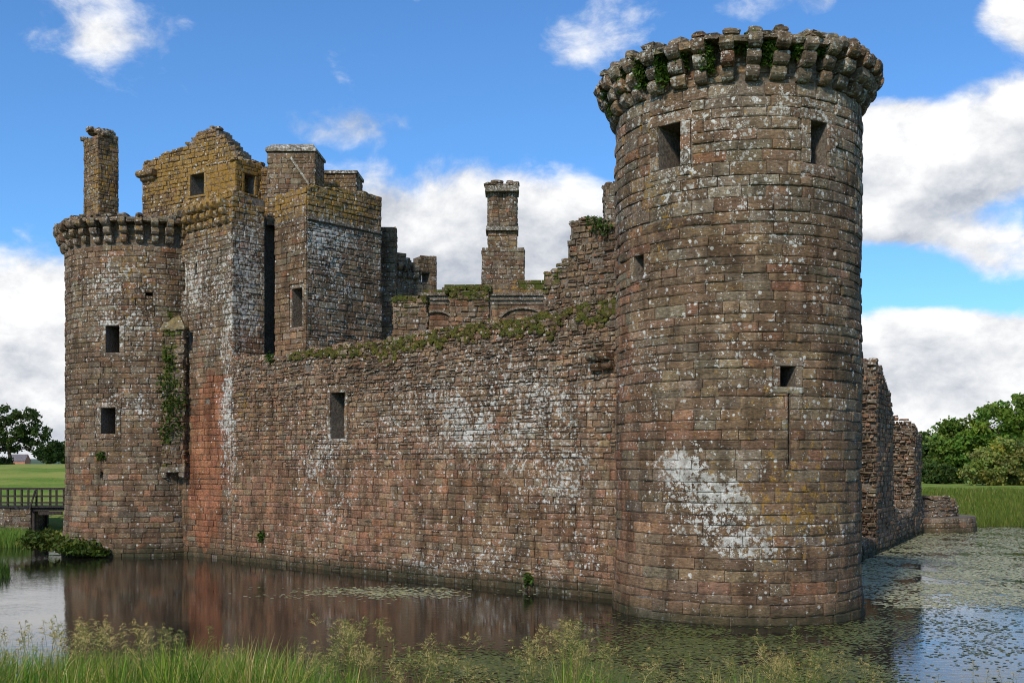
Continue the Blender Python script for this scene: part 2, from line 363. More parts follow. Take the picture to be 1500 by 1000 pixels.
def core(fr, s0, s1, zb, zt, thick, holes=(), step=.4, face=-.042, name='wall_core', parent=None, back=True, closed=False, stepz=.45):
    qs = [s0]; n = max(1, int((s1 - s0) / step))
    qs = sorted(set([round(s0 + (s1 - s0) * i / n, 3) for i in range(n + 1)] + [round(x, 3) for h in holes for x in h[:2]]))
    V = []; Fc = []
    def quad(*p):
        k = len(V); V.extend(p); Fc.append((k, k + 1, k + 2, k + 3))
    tops = [zt((qs[i] + qs[i + 1]) / 2) - .03 for i in range(len(qs) - 1)]
    for i in range(len(qs) - 1):
        a, b = qs[i], qs[i + 1]; m = (a + b) / 2; tp = tops[i]
        if tp <= zb: continue
        zs = [zb]; 
        while zs[-1] + stepz * 1.5 < tp: zs.append(zs[-1] + stepz)
        zs.append(tp); hh = [h for h in holes if h[0] <= m <= h[1]]
        for h in hh: zs += [x for x in h[2:] if zb < x < tp]
        zs = sorted(set(zs))
        for j in range(len(zs) - 1):
            y0, y1 = zs[j], zs[j + 1]; ym = (y0 + y1) / 2
            if any(h[2] <= ym <= h[3] for h in hh): continue
            quad(fr.pos(a, y0, face), fr.pos(b, y0, face), fr.pos(b, y1, face), fr.pos(a, y1, face))
            if back: quad(fr.pos(b, y0, -thick), fr.pos(a, y0, -thick), fr.pos(a, y1, -thick), fr.pos(b, y1, -thick))
        for h in hh:
            for zz, sg in ((h[2], 1), (h[3], -1)):
                if zb < zz < tp:
                    p = [fr.pos(a, zz, face), fr.pos(b, zz, face), fr.pos(b, zz, -thick), fr.pos(a, zz, -thick)]
                    quad(*(p if sg > 0 else p[::-1]))
        quad(fr.pos(a, tp, face), fr.pos(b, tp, face), fr.pos(b, tp, -thick), fr.pos(a, tp, -thick))
        if not closed or 0 < i:
            lo = tops[i - 1] if i > 0 else zb
            if lo < tp - 1e-4: quad(fr.pos(a, lo, -thick), fr.pos(a, lo, face), fr.pos(a, tp, face), fr.pos(a, tp, -thick))
        if not closed or i < len(qs) - 2:
            lo = tops[i + 1] if i < len(qs) - 2 else zb
            if lo < tp - 1e-4: quad(fr.pos(b, lo, face), fr.pos(b, lo, -thick), fr.pos(b, tp, -thick), fr.pos(b, tp, face))
    for h in holes:
        for qq, sg in ((h[0], 1), (h[1], -1)):
            p = [fr.pos(qq, h[2], face), fr.pos(qq, h[2], -thick), fr.pos(qq, h[3], -thick), fr.pos(qq, h[3], face)]
            quad(*(p if sg < 0 else p[::-1]))
    look = [((.115, .088, .066), (.05, .05, .05, 0))] * len(V)
    return mesh_obj(name, V, Fc, STONE if name == 'reveal' else MORTAR, parent, {'tint': [q[0] for q in look], 'growth': [q[1] for q in look]})
def rock(c, sx, sy, sz, rot, jitt=.18, tilt=.12):
    """a rough block: 26 vertices, 48 triangles"""
    idx = {}; V = []; Fc = []
    cr, sr = math.cos(rot), math.sin(rot); tx, ty = U(-tilt, tilt), U(-tilt, tilt)
    def vid(i, j, k):
        if (i, j, k) not in idx:
            x, y, z = (i - 1) * .5, (j - 1) * .5, (k - 1) * .5
            r = math.sqrt(x * x + y * y + z * z); f = (.5 / r) ** .38 if r else 1
            x, y, z = x * f * sx * (1 + U(-jitt, jitt)), y * f * sy * (1 + U(-jitt, jitt)), z * f * sz * (1 + U(-jitt, jitt))
            z += tx * x + ty * y
            idx[(i, j, k)] = len(V); V.append((c[0] + x * cr - y * sr, c[1] + x * sr + y * cr, c[2] + z))
        return idx[(i, j, k)]
    for ax in range(3):
        for sd in (0, 2):
            for a in range(2):
                for b in range(2):
                    q = []
                    for (da, db) in ((0, 0), (1, 0), (1, 1), (0, 1)):
                        t = [0, 0, 0]; t[ax] = sd; t[(ax + 1) % 3] = a + da; t[(ax + 2) % 3] = b + db; q.append(vid(*t))
                    Fc.append(tuple(q if sd == 2 else q[::-1]))
    return V, Fc
def corbel_block(fr, q, wdt, z0, z1, proj, inner=-.1):
    """a stepped-corbel stone with a quarter-round underside"""
    h = z1 - z0; pr = [(inner, z0 + .01)]
    r = min(h * .62, .28)
    for k in range(5):
        a = k / 4 * math.pi / 2; pr.append((proj - r + r * math.sin(a), z0 + r - r * math.cos(a)))
    pr += [(proj - .01, z1 - .05), (proj - .05, z1 - .01), (inner, z1 - .01)]
    pr = [(o + U(-.014, .014), z + U(-.010, .010)) for o, z in pr]; n = len(pr); V = []
    cols = (-.5, -.40, .40, .5); sh = (.86, 1, 1, .86); tl = U(-.03, .03)
    for c, s in zip(cols, sh):
        zm = (z0 + z1) / 2
        for (o, z) in pr: V.append(fr.pos(q + c * wdt + U(-.012, .012), zm + (z - zm) * (s if s < 1 else 1) + tl * c, (inner + (o - inner) * (.97 if s < 1 else 1)) + U(-.008, .008)))
    Fc = [(k * n + i, (k + 1) * n + i, (k + 1) * n + (i + 1) % n, k * n + (i + 1) % n) for k in range(3) for i in range(n)]
    Fc += [tuple(range(n - 1, -1, -1))[::-1], tuple(3 * n + i for i in range(n))[::-1]]
    return V, Fc
def px_area(st):
    V, Fc, tint, gw, c, wd, ht, fr, qm = st
    u, v = pix(c)
    if c[1] < 5 or u < -20 or u > 1520 or v < -10 or v > 1010: return 0
    o = Vector(fr.pos(qm, c[2], 1.0)) - Vector(fr.pos(qm, c[2], 0.0)); to = Vector((-c[0], -c[1], CZ - c[2])).normalized()
    k = o.dot(to)
    return 0 if k <= .05 else wd * ht * k * (F / c[1]) ** 2
def emit(stones, owner, limit, hide=None, minpx=55, name='stone'):
    """the stones that show largest become parts of their own, the rest one joined part"""
    sc = sorted(((px_area(s) if not (hide and hide(s)) else 0, i) for i, s in enumerate(stones)), reverse=True)
    single = set(i for a, i in sc[:limit] if a > minpx); bag = Bag(); n = 0
    for i, s in enumerate(stones):
        if i in single:
            mesh_obj(name, s[0], s[1], STONE, owner, {'tint': [s[2]] * len(s[0]), 'growth': s[3]}, False, s[4]); n += 1
        else: bag.add(s[0], s[1], s[2], s[3])
    if bag.v: tag(bag.build('masonry', STONE, owner), kind='stuff')
    return n
def surround(fr, hole, owner, lint=.30, jamb=.24, sill=.20, grow=(.25, 0, .15, 0), proud=.035, ext=.12):
    """lintel, sill and jambs round an opening; returns the enlarged hole for the coursing"""
    q0, q1, z0, z1 = hole
    def piece(nm, a, b, c, d):
        V, Fc = stone_mesh(fr, a, b, c, d, .008, proud, .010, back=-.30)
        p = fr.pos((a + b) / 2, (c + d) / 2, 0); t, gw = stone_look(p, grow, None, .02, .5)
        mesh_obj(nm, V, Fc, STONE, owner, {'tint': [t] * len(V), 'growth': [gw] * len(V)}, False, p)
    if lint: piece('lintel', q0 - jamb - ext * .3, q1 + jamb + ext * .3, z1, z1 + lint)
    if sill: piece('sill', q0 - jamb - ext * .2, q1 + jamb + ext * .2, z0 - sill, z0)
    if jamb:
        hgt = z1 - z0; n = max(1, round(hgt / .5))
        for k in range(n):
            for (a, b) in ((q0 - jamb * U(.97, 1), q0), (q1, q1 + jamb * U(.97, 1))): piece('jamb', a, b, z0 + hgt * k / n, z0 + hgt * (k + 1) / n)
    return (q0 - jamb, q1 + jamb, z0 - sill, z1 + lint)
def crest(fr, s0, s1, zt, owner, thick=.9, size=(.25, .5), name='coping_stone', grow=(.3, .25, .4, 0), step=.42, bag=None, hgt=(.14, .30)):
    """loose stones along a broken wall head"""
    B = bag or Bag(); q = s0 + .1
    while q < s1:
        sx = U(*size); dz = U(*hgt)
        for k in range(max(1, int(thick / .5))):
            off = -.16 - k * .5 - U(0, .15); z = zt(q) + dz * .25
            c = fr.pos(q + U(-.1, .1), z, off); d = Vector(fr.pos(q + .1, z, 0)) - Vector(fr.pos(q, z, 0))
            V, Fc = rock(c, sx * 1.1, U(.35, .55), dz, math.atan2(d.y, d.x) + U(-.2, .2)); t, gw = stone_look(c, grow, None); B.add(V, Fc, t, gw)
        q += sx * U(.9, 1.2)
    if not bag: tag(B.build(name, STONE, owner), kind='stuff')

def leafq(B, c, size, col, up=None, asp=1.6):
    d = Vector((U(-1, 1), U(-1, 1), U(-1, .8))).normalized(); s = d.cross(Vector((U(-1, 1), U(-1, 1), U(-1, 1))))
    if s.length < .01: return
    s.normalize(); s *= size * .5; d *= size * asp * .5
    k = len(B.v); c = Vector(c); n = s.cross(d).normalized() * size * .12
    B.v += [tuple(c - d), tuple(c + s + n), tuple(c + d), tuple(c - s + n)]; B.f.append((k, k + 1, k + 2, k + 3)); B.t += [col] * 4; B.g += [(0, 0, 0, 0)] * 4
def green(base, k=.3):
    f = 1 + U(-k, k); return (base[0] * f * U(.85, 1.2), base[1] * f, base[2] * f * U(.7, 1.2))
N_ = lambda v: (lambda s: v)
# ------------------------------------------------------------------ ground, water, far land
def sstep(a, b, x): t = max(0.0, min(1.0, (x - a) / (b - a))); return t * t * (3 - 2 * t)
def hgt(x, y):
    n = noise.noise(Vector((x * .03, y * .03, 0))) * .5
    left = sstep(10, -22, x)
    # bank the photographer stands on
    near = 3.15 - 3.15 * sstep(3, 21.5, y + n * 1.5)  if y < 40 else 0
    near = near if y < 23 else -1.2
    if y < 23: near = near - 1.2 * sstep(19.5, 23, y)
    shore = 86 * (1 - left) + 72 * left + n * 2
    far_h = (2.35 * sstep(shore - 1, shore + 9, y)) * (1 - left) + (1.6 * sstep(shore - 1, shore + 5, y) + (3.1 + n * .8) * sstep(78, 118, y)) * left
    far_h = far_h - 1.2 * (1 - sstep(shore - 3, shore, y)) if y > 60 else -1.2
    base = near if y < 23 else (far_h if y > 60 else -1.2)
    side = sstep(70, 85, abs(x)) * 2.6
    return max(base, side - 1.2 if y < 75 else base) + (0.10 * noise.noise(Vector((x * .3, y * .3, 3))) if y < 160 else 0) - sstep(250, 1400, y) * 6
def lin(a, b, n): return [a + (b - a) * i / n for i in range(n)]
gx = lin(-6000, -600, 8) + lin(-600, -80, 14) + lin(-80, 80, 110) + lin(80, 600, 14) + lin(600, 6001, 9)
gy = lin(-300, -5, 8) + lin(-5, 25, 40) + lin(25, 60, 14) + lin(60, 125, 70) + lin(125, 400, 30) + lin(400, 9001, 20)
V = [(x, y, hgt(x, y)) for y in gy for x in gx]; nx = len(gx)
tag(mesh_obj('ground', V, [(j * nx + i, j * nx + i + 1, (j + 1) * nx + i + 1, (j + 1) * nx + i) for j in range(len(gy) - 1) for i in range(nx - 1)], GROUND, smooth=True), kind='structure')
tag(mesh_obj('water', [(-95, 8, 0), (95, 8, 0), (95, 120, 0), (-95, 120, 0)], [(0, 1, 2, 3)], WATER), kind='structure')
V = []; n = 120
for i in range(n + 1):
    x = -5200 + 10400 * i / n; hz = 14 + 42 * abs(noise.noise(Vector((x * .0006, 3, 0)))) + 10 * noise.noise(Vector((x * .002, 9, 0)))
    V += [(x, 5200, -20), (x, 5600, hz), (x, 6400, -20)]
tag(mesh_obj('hills', V, [q for i in range(n) for q in ((i * 3, i * 3 + 3, i * 3 + 4, i * 3 + 1), (i * 3 + 1, i * 3 + 4, i * 3 + 5, i * 3 + 2))], HILLS, smooth=True), kind='structure')

# ------------------------------------------------------------------ the corner tower
TC = (7.50, 36.55); TR = 4.0
tower = empty('round_tower', (TC[0], TC[1], -.3), 'complete round sandstone tower with a crown of stepped corbels and ferns, rising from the moat', 'tower')
A0 = math.atan2(-TC[1], -TC[0]) - 2.0                      # 0 angle a good way round the left flank
FR = Drum(TC, TR, A0, A0 + 2 * math.pi, .10, 2.2)
def drum_q(fr, u, v):
    """the surface coordinate seen at a photo position"""
    dx, dy = (u - 750) / F, 1.0; cx, cy = fr.c; A = dx * dx + dy * dy; B = -2 * (dx * cx + dy * cy); C = cx * cx + cy * cy - fr.r ** 2
    t = (-B - math.sqrt(max(0, B * B - 4 * A * C))) / (2 * A)
    return fr.q_of(dx * t, dy * t), CZ - (v - HV) / F * t
def drum_hole(fr, u0, u1, v0, v1):
    a, za = drum_q(fr, u0, v0); b, zb_ = drum_q(fr, u1, v0); c, zc = drum_q(fr, (u0 + u1) / 2, v1); return (a, b, zc, (za + zb_) / 2)
TOP = 17.45; COR = 16.22
hs = [drum_hole(FR, 964, 997, 182, 246), drum_hole(FR, 1187, 1213, 178, 241), drum_hole(FR, 929, 944, 374, 404), drum_hole(FR, 1143, 1166, 536, 566)]
slit = drum_hole(FR, 1154, 1157.5, 568, 682)
core(FR, 0, FR.L, -.6, N_(TOP - .02), 1.7, hs + [slit], parent=tower, closed=True)
ex = [surround(FR, hs[0], tower, .36, .34, .30, (.35, .1, .2, 0)), surround(FR, hs[1], tower, .34, .34, .30, (.3, .2, .1, 0)), surround(FR, hs[2], tower, .30, .26, .16), surround(FR, hs[3], tower, .26, .22, .20)]
V = [FR.pos(FR.L * i / 40, TOP - 1.1, -1.5) for i in range(40)]
mesh_obj('light_block_slab', V, [tuple(range(40))], MORTAR, tower)  # unseen lid added to keep the roofless tower dark behind its windows
st = []
va = FR.q_of(*[TC[0] + 0, TC[1] - 1])
lay(FR, 0.6, FR.L * .66, -.35, N_(7.2), st, (.27, .38), (.55, 1.25), ex + [slit], gap=.009, rough=.016, grow=(.16, 0, .16, 0), seed=11, grey=.10, red=.07)
lay(FR, 0.6, FR.L * .66, 7.05, N_(12.2), st, (.24, .38), (.5, 1.15), ex, gap=.010, rough=.020, grow=(.20, 0, .14, 0), seed=12, grey=.12)
lay(FR, 0.6, FR.L * .66, 12.05, N_(COR + .02), st, (.27, .44), (.5, 1.1), ex, gap=.012, rough=.024, grow=(.38, .10, .18, 0), seed=13, grey=.5, red=.02)
lay(FR, 0.6, FR.L * .66, COR + .02, N_(TOP - .1), st, (.20, .36), (.3, .7), (), gap=.02, rough=.03, grow=(.25, .30, .2, .5), seed=14, grey=.35, proud=-.02)
emit(st, tower, 300)
def corbel_ring(fr, qa, qb, n, z0, tiers, owner, wd, th, step, start=.26, grow=(.32, .22, .22, 0), cap=True, skip=()):
    caps = Bag()
    for i in range(n):
        q = qa + (qb - qa) * (i + .5) / n + U(-.03, .03); par = owner
        if i in skip: continue
        zz = z0 + U(-.03, .03); root = None
        for k in range(tiers):
            if k == tiers - 1 and rnd() < .10: break
            z1 = zz + th * U(.94, 1.04)
            V, Fc = corbel_block(fr, q + U(-.02, .02), wd * U(.84, 1.12), zz, z1, start + step * k + U(-.05, .05)); c = fr.pos(q, (zz + z1) / 2, .1)
            t, gw = stone_look(c, grow, None, .02, .75)
            o = mesh_obj('corbel' if k == 0 else 'corbel_stone', V, Fc, STONE, root or owner, {'tint': [t] * len(V), 'growth': [gw] * len(V)}, False, c)
            root = root or o; zz = z1
        if cap:
            for m in range(2):
                c = fr.pos(q + U(-.12, .12), zz + .06 + .10 * m, start + step * (tiers - 1) - .36 - m * .2 + U(-.08, .08))
                d = Vector(fr.pos(q + .1, zz, 0)) - Vector(fr.pos(q, zz, 0))
                V, Fc = rock(c, wd * U(.8, 1.25), U(.5, .8), U(.16, .27), math.atan2(d.y, d.x) + U(-.25, .25)); t, gw = stone_look(c, (.25, .5, .25, 0), None, .0, .8)
                o = mesh_obj('cap_stone', V, Fc, STONE, owner, {'tint': [t] * len(V), 'growth': [gw] * len(V)}, False, c)
            c = fr.pos(q + (qb - qa) / n * .5, zz - .06 + U(-.05, .05), start + step * (tiers - 1) - .42)
            V, Fc = rock(c, U(.5, .75), U(.5, .8), U(.18, .34), math.atan2(d.y, d.x) + U(-.25, .25)); t, gw = stone_look(c, (.25, .55, .2, 0), None, .0, .6); caps.add(V, Fc, t, gw)
    if caps.v: tag(caps.build('wall_head_rubble', STONE, owner), kind='stuff')
corbel_ring(FR, 0, FR.L, 34, COR, 3, tower, .40, .41, .21, .27)

# ------------------------------------------------------------------ west curtain
WA = Vector((-14.10, 54.90)); D = Vector((.744, -.668)).normalized(); NI = Vector((.668, .744))
WB = WA + D * 26.9
curtain = empty('curtain_wall', (WA.x, WA.y, -.3), 'long mossy curtain wall between the gatehouse and the big round tower', 'wall')
CF = Plane(WA, WB, .06)
def plane_q(fr, u):
    k = (u - 750) / F; return (k * fr.a.y - fr.a.x) / (fr.d.x - k * fr.d.y)
def plane_at(fr, u, v):
    q = plane_q(fr, u); y = fr.a.y + fr.d.y * q; return q, CZ - (v - HV) / F * y
prof = [plane_at(CF, u, v) for (u, v) in ((340, 526), (372, 524), (395, 530), (430, 520), (470, 513), (540, 504), (600, 494), (650, 484), (700, 476), (760, 468), (820, 459), (860, 447), (905, 440))]
def interp(pts, ragged=.0, freq=2.0, sd=0.0):
    def f(s):
        r = ragged * noise.noise(Vector((s * freq, sd, 1.7))) if ragged else 0
        if s <= pts[0][0]: return pts[0][1] + r
        for (a, b), (c, d) in zip(pts, pts[1:]):
            if s <= c: return b + (d - b) * (s - a) / max(1e-6, c - a) + r
        return pts[-1][1] + r
    return f
ctop = interp(prof, .12, 1.3)
def phole(fr, u0, u1, v0, v1):
    a = plane_q(fr, u0); b, z1 = plane_at(fr, u1, v0); _, z0 = plane_at(fr, u1, v1); return (a, b, z0, z1)
h1 = phole(CF, 484, 505, 574, 642)
core(CF, 0, CF.L, -.6, ctop, 2.0, [h1], parent=curtain)
e1 = surround(CF, h1, curtain, .34, .22, .16, (.25, .05, .05, 0), .02)
st = []
lay(CF, 0.0, CF.L, -.35, N_(4.9), st, (.21, .36), (.24, .62), [e1], gap=.010, rough=.018, grow=(.26, 0, .10, 0), seed=21, red=.10, wavy=.09, rubble=.10)
lay(CF, 0.0, CF.L, 4.75, N_(7.7), st, (.17, .28), (.22, .60), [e1], gap=.015, rough=.022, grow=(.26, 0, .10, 0), seed=22, red=.04, wavy=.09, rubble=.22)
lay(CF, 0.0, CF.L, 7.6, ctop, st, (.13, .24), (.18, .52), [e1], gap=.019, rough=.034, grow=(.22, .05, .10, .55), seed=23, red=.07, wavy=.16, rubble=.30, miss=.012)
emit(st, curtain, 300)
crest(CF, .2, CF.L - .6, ctop, curtain, 1.6, grow=(.25, .55, .12, 0))
# two broken corbels near the round tower
for u, v in ((875, 518), (893, 516)):
    q, z = plane_at(CF, u, v)
    r0 = None
    for k in range(2):
        V, Fc = corbel_block(CF, q + k * 0, .40, z - .62 + k * .32, z - .30 + k * .32, .28 + .24 * k); c = CF.pos(q, z, .1); t, gw = stone_look(c, (.2, .1, .1, 0), None, .1, .6)
        o = mesh_obj('corbel' if k == 0 else 'corbel_stone', V, Fc, STONE, r0 or curtain, {'tint': [t] * len(V), 'growth': [gw] * len(V)}, False, c); r0 = r0 or o
def moss_mat(fr, s0, s1, zt, front, label, seed, depth=1.6):
    """thin ragged cushions over a wall head, hanging in tongues down its face, with fine upright shoots"""
    B = Bag(); n = int((s1 - s0) * 210)
    for i in range(n):
        s = U(s0, s1); f = front(s) * max(.12, .42 + .45 * noise.noise(Vector((s * .8, seed, 0))) + .35 * noise.noise(Vector((s * 2.9, seed, 4))))
        k = noise.noise(Vector((s * 1.7, seed, 9)))
        if rnd() < .62:
            t = rnd(); z = zt(s) + .05 - f * t; off = .03 - .05 * (1 - t)
            if noise.noise(Vector((s * 2.2, z * 2.2, seed))) < -.16: continue
        else: z = zt(s) + .07; off = .0 - depth * rnd()
        p = fr.pos(s, z, off); r = U(.04, .10)
        V, Fc = rock(p, r * 2.0, r * .9, r * 1.3, math.atan2(fr.d.y, fr.d.x) + U(-.3, .3), .3, .3); m = green(random.choice([(.120, .112, .020), (.095, .100, .018), (.140, .120, .030), (.075, .062, .020)]), .35); B.add(V, Fc, m)
        if rnd() < .25: leafq(B, Vector(p) + Vector((U(-r, r), -r, r * .6)), U(.02, .04), green((.15, .165, .025), .4), asp=2.4)
    o = B.build('moss', LEAF, None, origin=fr.pos((s0 + s1) / 2, zt((s0 + s1) / 2), 0))
    return tag(o, label, 'moss', None, 'stuff')
moss_mat(CF, plane_q(CF, 425), CF.L - .4, ctop, lambda s: .45 + 1.0 * sstep(5, 11, s), 'green moss carpeting the head of the long curtain wall', 5)

# ------------------------------------------------------------------ gatehouse: flanking drum, side wall, stair block, cap house, chimneys
gate = empty('gatehouse', (-16.5, 58.5, -.3), 'tall ruined gatehouse with round flanking tower, corbelled parapet, gable and chimneys', 'gatehouse')
GCOUNT = []
GC = (-20.30, 61.50); GR = 4.5
GA0 = math.atan2(-GC[1], -GC[0]) - 2.2
GD = Drum(GC, GR, GA0, GA0 + 2 * math.pi, .22, 4.0)
GT = 17.75; GCOR = 16.35
hs = [drum_hole(GD, 155, 175, 477, 516), drum_hole(GD, 148, 169, 597, 635), drum_hole(GD, 213, 224, 428, 433.5), drum_hole(GD, 147, 150.5, 691, 700)]
flank = core(GD, 0, GD.L, -.6, N_(GT - .02), 1.7, hs, name='flanking_tower', parent=gate, closed=True)
ex = [surround(GD, hs[0], flank, .3, .28, .2), surround(GD, hs[1], flank, .3, .28, .2)] + hs[2:]
V = [GD.pos(GD.L * i / 40, GT - .9, -1.5) for i in range(40)]; mesh_obj('light_block_slab', V, [tuple(range(40))], MORTAR, flank)  # added lid, out of view, shuts daylight out of the drum
st_f = []
q0, q1 = GD.r * .5, GD.L * .60
lay(GD, q0, q1, -.35, N_(6.0), st_f, (.24, .34), (.42, .95), ex, gap=.010, rough=.018, grow=(.14, .02, .08, 0), seed=31, grey=.3, red=.05)
lay(GD, q0, q1, 5.9, N_(GCOR), st_f, (.22, .34), (.38, .9), ex, gap=.012, rough=.022, grow=(.20, .02, .20, 0), seed=32, grey=.2)
lay(GD, q0, q1, GCOR, N_(GT - .2), st_f, (.2, .34), (.3, .7), (), gap=.02, rough=.03, grow=(.15, .3, .4, .4), seed=33, proud=-.02)
corbel_ring(GD, 0, GD.L, 38, GCOR, 3, flank, .37, .42, .20, .25, grow=(.25, .30, .45, 0))

SW = Plane(WA - D * 5.6, WA, .04)                         # west side wall, flush with the curtain
SE = Plane(WA, WA + NI * 1.95, .03)                       # its south return above the curtain
zc = 17.0; ztopW = 18.45
hsW = [phole(SW, 261, 271, 384, 426), phole(SW, 284.5, 288, 387, 402), phole(SW, 277, 282, 486, 513)]
side = core(SW, 0, SW.L, -.6, N_(ztopW), 1.98, hsW, name='side_wall', parent=gate)
exW = [surround(SW, hsW[0], side, .25, .2, .2)] + hsW[1:]
st_s = []
lay(SW, 0, SW.L, -.35, N_(9.6), st_s, (.25, .36), (.35, .75), exW, gap=.010, rough=.018, grow=(.12, 0, .05, 0), seed=41, red=.12)
lay(SW, 0, SW.L, 9.5, N_(zc), st_s, (.22, .34), (.35, .8), exW, gap=.013, rough=.016, grow=(.34, 0, .25, 0), seed=42, grey=.4)
lay(SW, 0, SW.L, zc, N_(ztopW), st_s, (.2, .3), (.3, .6), (), gap=.018, rough=.03, grow=(.15, .25, .7, .3), seed=43)
lay(SE, 0, SE.L, 9.7, interp([(0, 18.6), (1.2, 18.2), (2.15, 17.9)], .2), st_s, (.22, .34), (.3, .7), (), gap=.010, rough=.02, grow=(.45, .02, .25, .2), seed=44, grey=.4, proud=.075)
corbel_ring(SW, .35, SW.L - .1, 9, zc - .05, 3, side, .34, .40, .18, .22, grow=(.28, .25, .5, 0), cap=False)
crest(SW, .1, SW.L, N_(ztopW + .05), side, 1.0, grow=(.3, .4, .6, 0))
PB = Vector((-10.22, 54.5)); PE = PB + NI * 4.9
BW = Plane(PB - D * 2.62, PB, .02); BS = Plane(PB, PE, .05)
btop = interp([plane_at(BS, u, v) for u, v in ((449, 276), (460, 273), (500, 279), (540, 285), (558, 292))], .05, 3)
hB = phole(BW, 428, 443, 421, 478)
stair = core(BS, .92, BS.L, -.3, btop, 2.6, (), name='stair_block', parent=gate)
rv = core(BW, 0, BW.L - .07, 2, N_(18.3), .93, [hB], name='stair_block_wall', parent=gate, back=False)
eB = surround(BW, hB, rv, .22, .16, .16)
st_b = []
strz = 17.05
lay(BS, 0, BS.L, 8.6, N_(strz), st_b, (.20, .34), (.3, .9), (), gap=.012, rough=.024, grow=(.42, .0, .10, 0), seed=51, rubble=.25, wavy=.08)
lay(BS, 0, BS.L, strz + .1, btop, st_b, (.2, .32), (.3, .8), (), gap=.012, rough=.024, grow=(.25, .15, .55, .5), seed=52)
lay(BW, 0, BW.L, 8.6, N_(strz), st_b, (.22, .34), (.3, .8), [eB], gap=.010, rough=.02, grow=(.10, .10, .05, 0), seed=53, proud=.08)
lay(BW, 0, BW.L, strz + .1, N_(18.55), st_b, (.22, .32), (.3, .8), (), gap=.010, rough=.02, grow=(.2, .15, .6, .4), seed=54, proud=.08)
for fr in (BS, BW):
    V, Fc = stone_mesh(fr, 0, fr.L, strz - .02, strz + .12, .002, .08, .006, -.1); mesh_obj('string_course', V, Fc, STONE, stair, {'tint': [(.16, .13, .1)] * len(V), 'growth': [(.3, .1, .2, 0)] * len(V)})
crest(BS, .1, BS.L, btop, stair, 1.5, grow=(.3, .4, .7, 0), hgt=(.08, .2))
RC = Plane(WA + NI * 1.9 - D * .9, WA + NI * 5.6 - D * .9, 0); core(RC, 0, RC.L, 2, N_(17.9), .8, (), name='recess_wall', parent=gate)
# back wall of the dark recess
def block(owner, name, foot, z0, ztop, faces, seed, out, grow=(.2, .1, .3, .4), course=(.2, .32), width=(.3, .75), rough=.022, grey=.2, red=.03, holes=None, rubble=0.1, keep=None):
    """a masonry block on a footprint: core plus stones on the faces that can be seen"""
    n = len(foot); V = []; zf = ztop if callable(ztop) else N_(ztop)
    cx = sum(p[0] for p in foot) / n; cy = sum(p[1] for p in foot) / n
    hz = max(zf(0), zf(99)) - .04 if not callable(ztop) else None
    ins = [Vector(((p[0] - cx), (p[1] - cy))) for p in foot]; ins = [p * (1 - .05 / max(.1, p.length)) for p in ins]
    zt = (ztop if not callable(ztop) else min(ztop(i * .25) for i in range(12))) - .04
    V = [(cx + p.x, cy + p.y, z0) for p in ins] + [(cx + p.x, cy + p.y, zt) for p in ins]
    Fc = [(i, (i + 1) % n, n + (i + 1) % n, n + i) for i in range(n)] + [tuple(range(n, 2 * n))]
    if keep is None: ob = mesh_obj(name, V, Fc, MORTAR, owner)
    else: ob = keep
    for i in faces:
        fr = Plane(foot[i], foot[(i + 1) % n], .02)
        lay(fr, 0, fr.L, z0, zf if i == faces[0] else N_(zt + .04), out, course, width, (holes or {}).get(i, ()), gap=.010, rough=rough, grow=grow, seed=seed + i, grey=grey, red=red, rubble=rubble)
    return ob
def sq(c, d, wd, dp):
    """footprint from the front-left corner, front direction, width and depth"""
    c = Vector((c[0], c[1])); d = Vector(d).normalized(); n = Vector((-d.y, d.x))
    return [tuple(c), tuple(c + d * wd), tuple(c + d * wd + n * dp), tuple(c + n * dp)]
# tall chimney standing on the flanking tower: west and south faces
p = at(144, 300, 62.6); c0 = Vector((p.x, p.y))
foot = [tuple(c0 - D * 1.75), tuple(c0), tuple(c0 + NI * 1.25), tuple(c0 + NI * 1.25 - D * 1.75)]
st_c1 = []
chim = block(gate, 'chimney', foot, 16.8, 23.75, (0, 1), 61, st_c1, (.30, .1, .45, .5), (.2, .3), (.25, .6), .016)
B = Bag(); cc = c0 + NI * .62 - D * .87
for k in range(34):
    a, b2 = U(-.5, .5), U(-.5, .5); hz = 23.72 + .50 * max(0, 1 - abs(a) * 1.9)
    q = cc - D * (a * 1.9) + NI * (b2 * 1.35); V, Fc = rock((q.x, q.y, hz), U(.35, .6), U(.35, .5), U(.2, .3), U(0, 3)); t, gw = stone_look((q.x, q.y, hz), (.4, .4, .4, 0)); B.add(V, Fc, t, gw)
tag(B.build('chimney_cap', STONE, chim), kind='stuff')
# cap house gable
GY = 61.0
ga = at(206, 300, 63.5); gb = at(392, 300, 58.6)
GP = Plane((ga.x, ga.y), (gb.x, gb.y), .03)
gpro = [plane_at(GP, u, v) for u, v in ((206, 300), (212, 299), (214, 262), (206, 258), (203, 246), (218, 236), (236, 230), (250, 222), (271, 218), (278, 207), (288, 197), (300, 193), (301, 188), (317, 188), (319, 194), (332, 205), (336, 214), (344, 217), (352, 233), (372, 238), (385, 245), (392, 262))]
gpro2 = [(q, z) for q, z in gpro if q > 0][2:]
gtop = interp([(0, plane_at(GP, 206, 246)[1])] + [plane_at(GP, u, v) for u, v in ((214, 238), (236, 230), (250, 222), (271, 218), (278, 207), (288, 197), (300, 193), (301, 188), (317, 188), (319, 195), (332, 205), (336, 214), (344, 218), (352, 233), (372, 238), (385, 245), (392, 258))], .05, 4)
hG = phole(GP, 279, 299, 253, 284)
cap = core(GP, .12, GP.L, 16.5, gtop, 1.1, [hG], step=.2, name='cap_house', parent=gate)
eG = surround(GP, hG, cap, .2, .18, .14, (.15, .1, .5, 0))
st_g = []
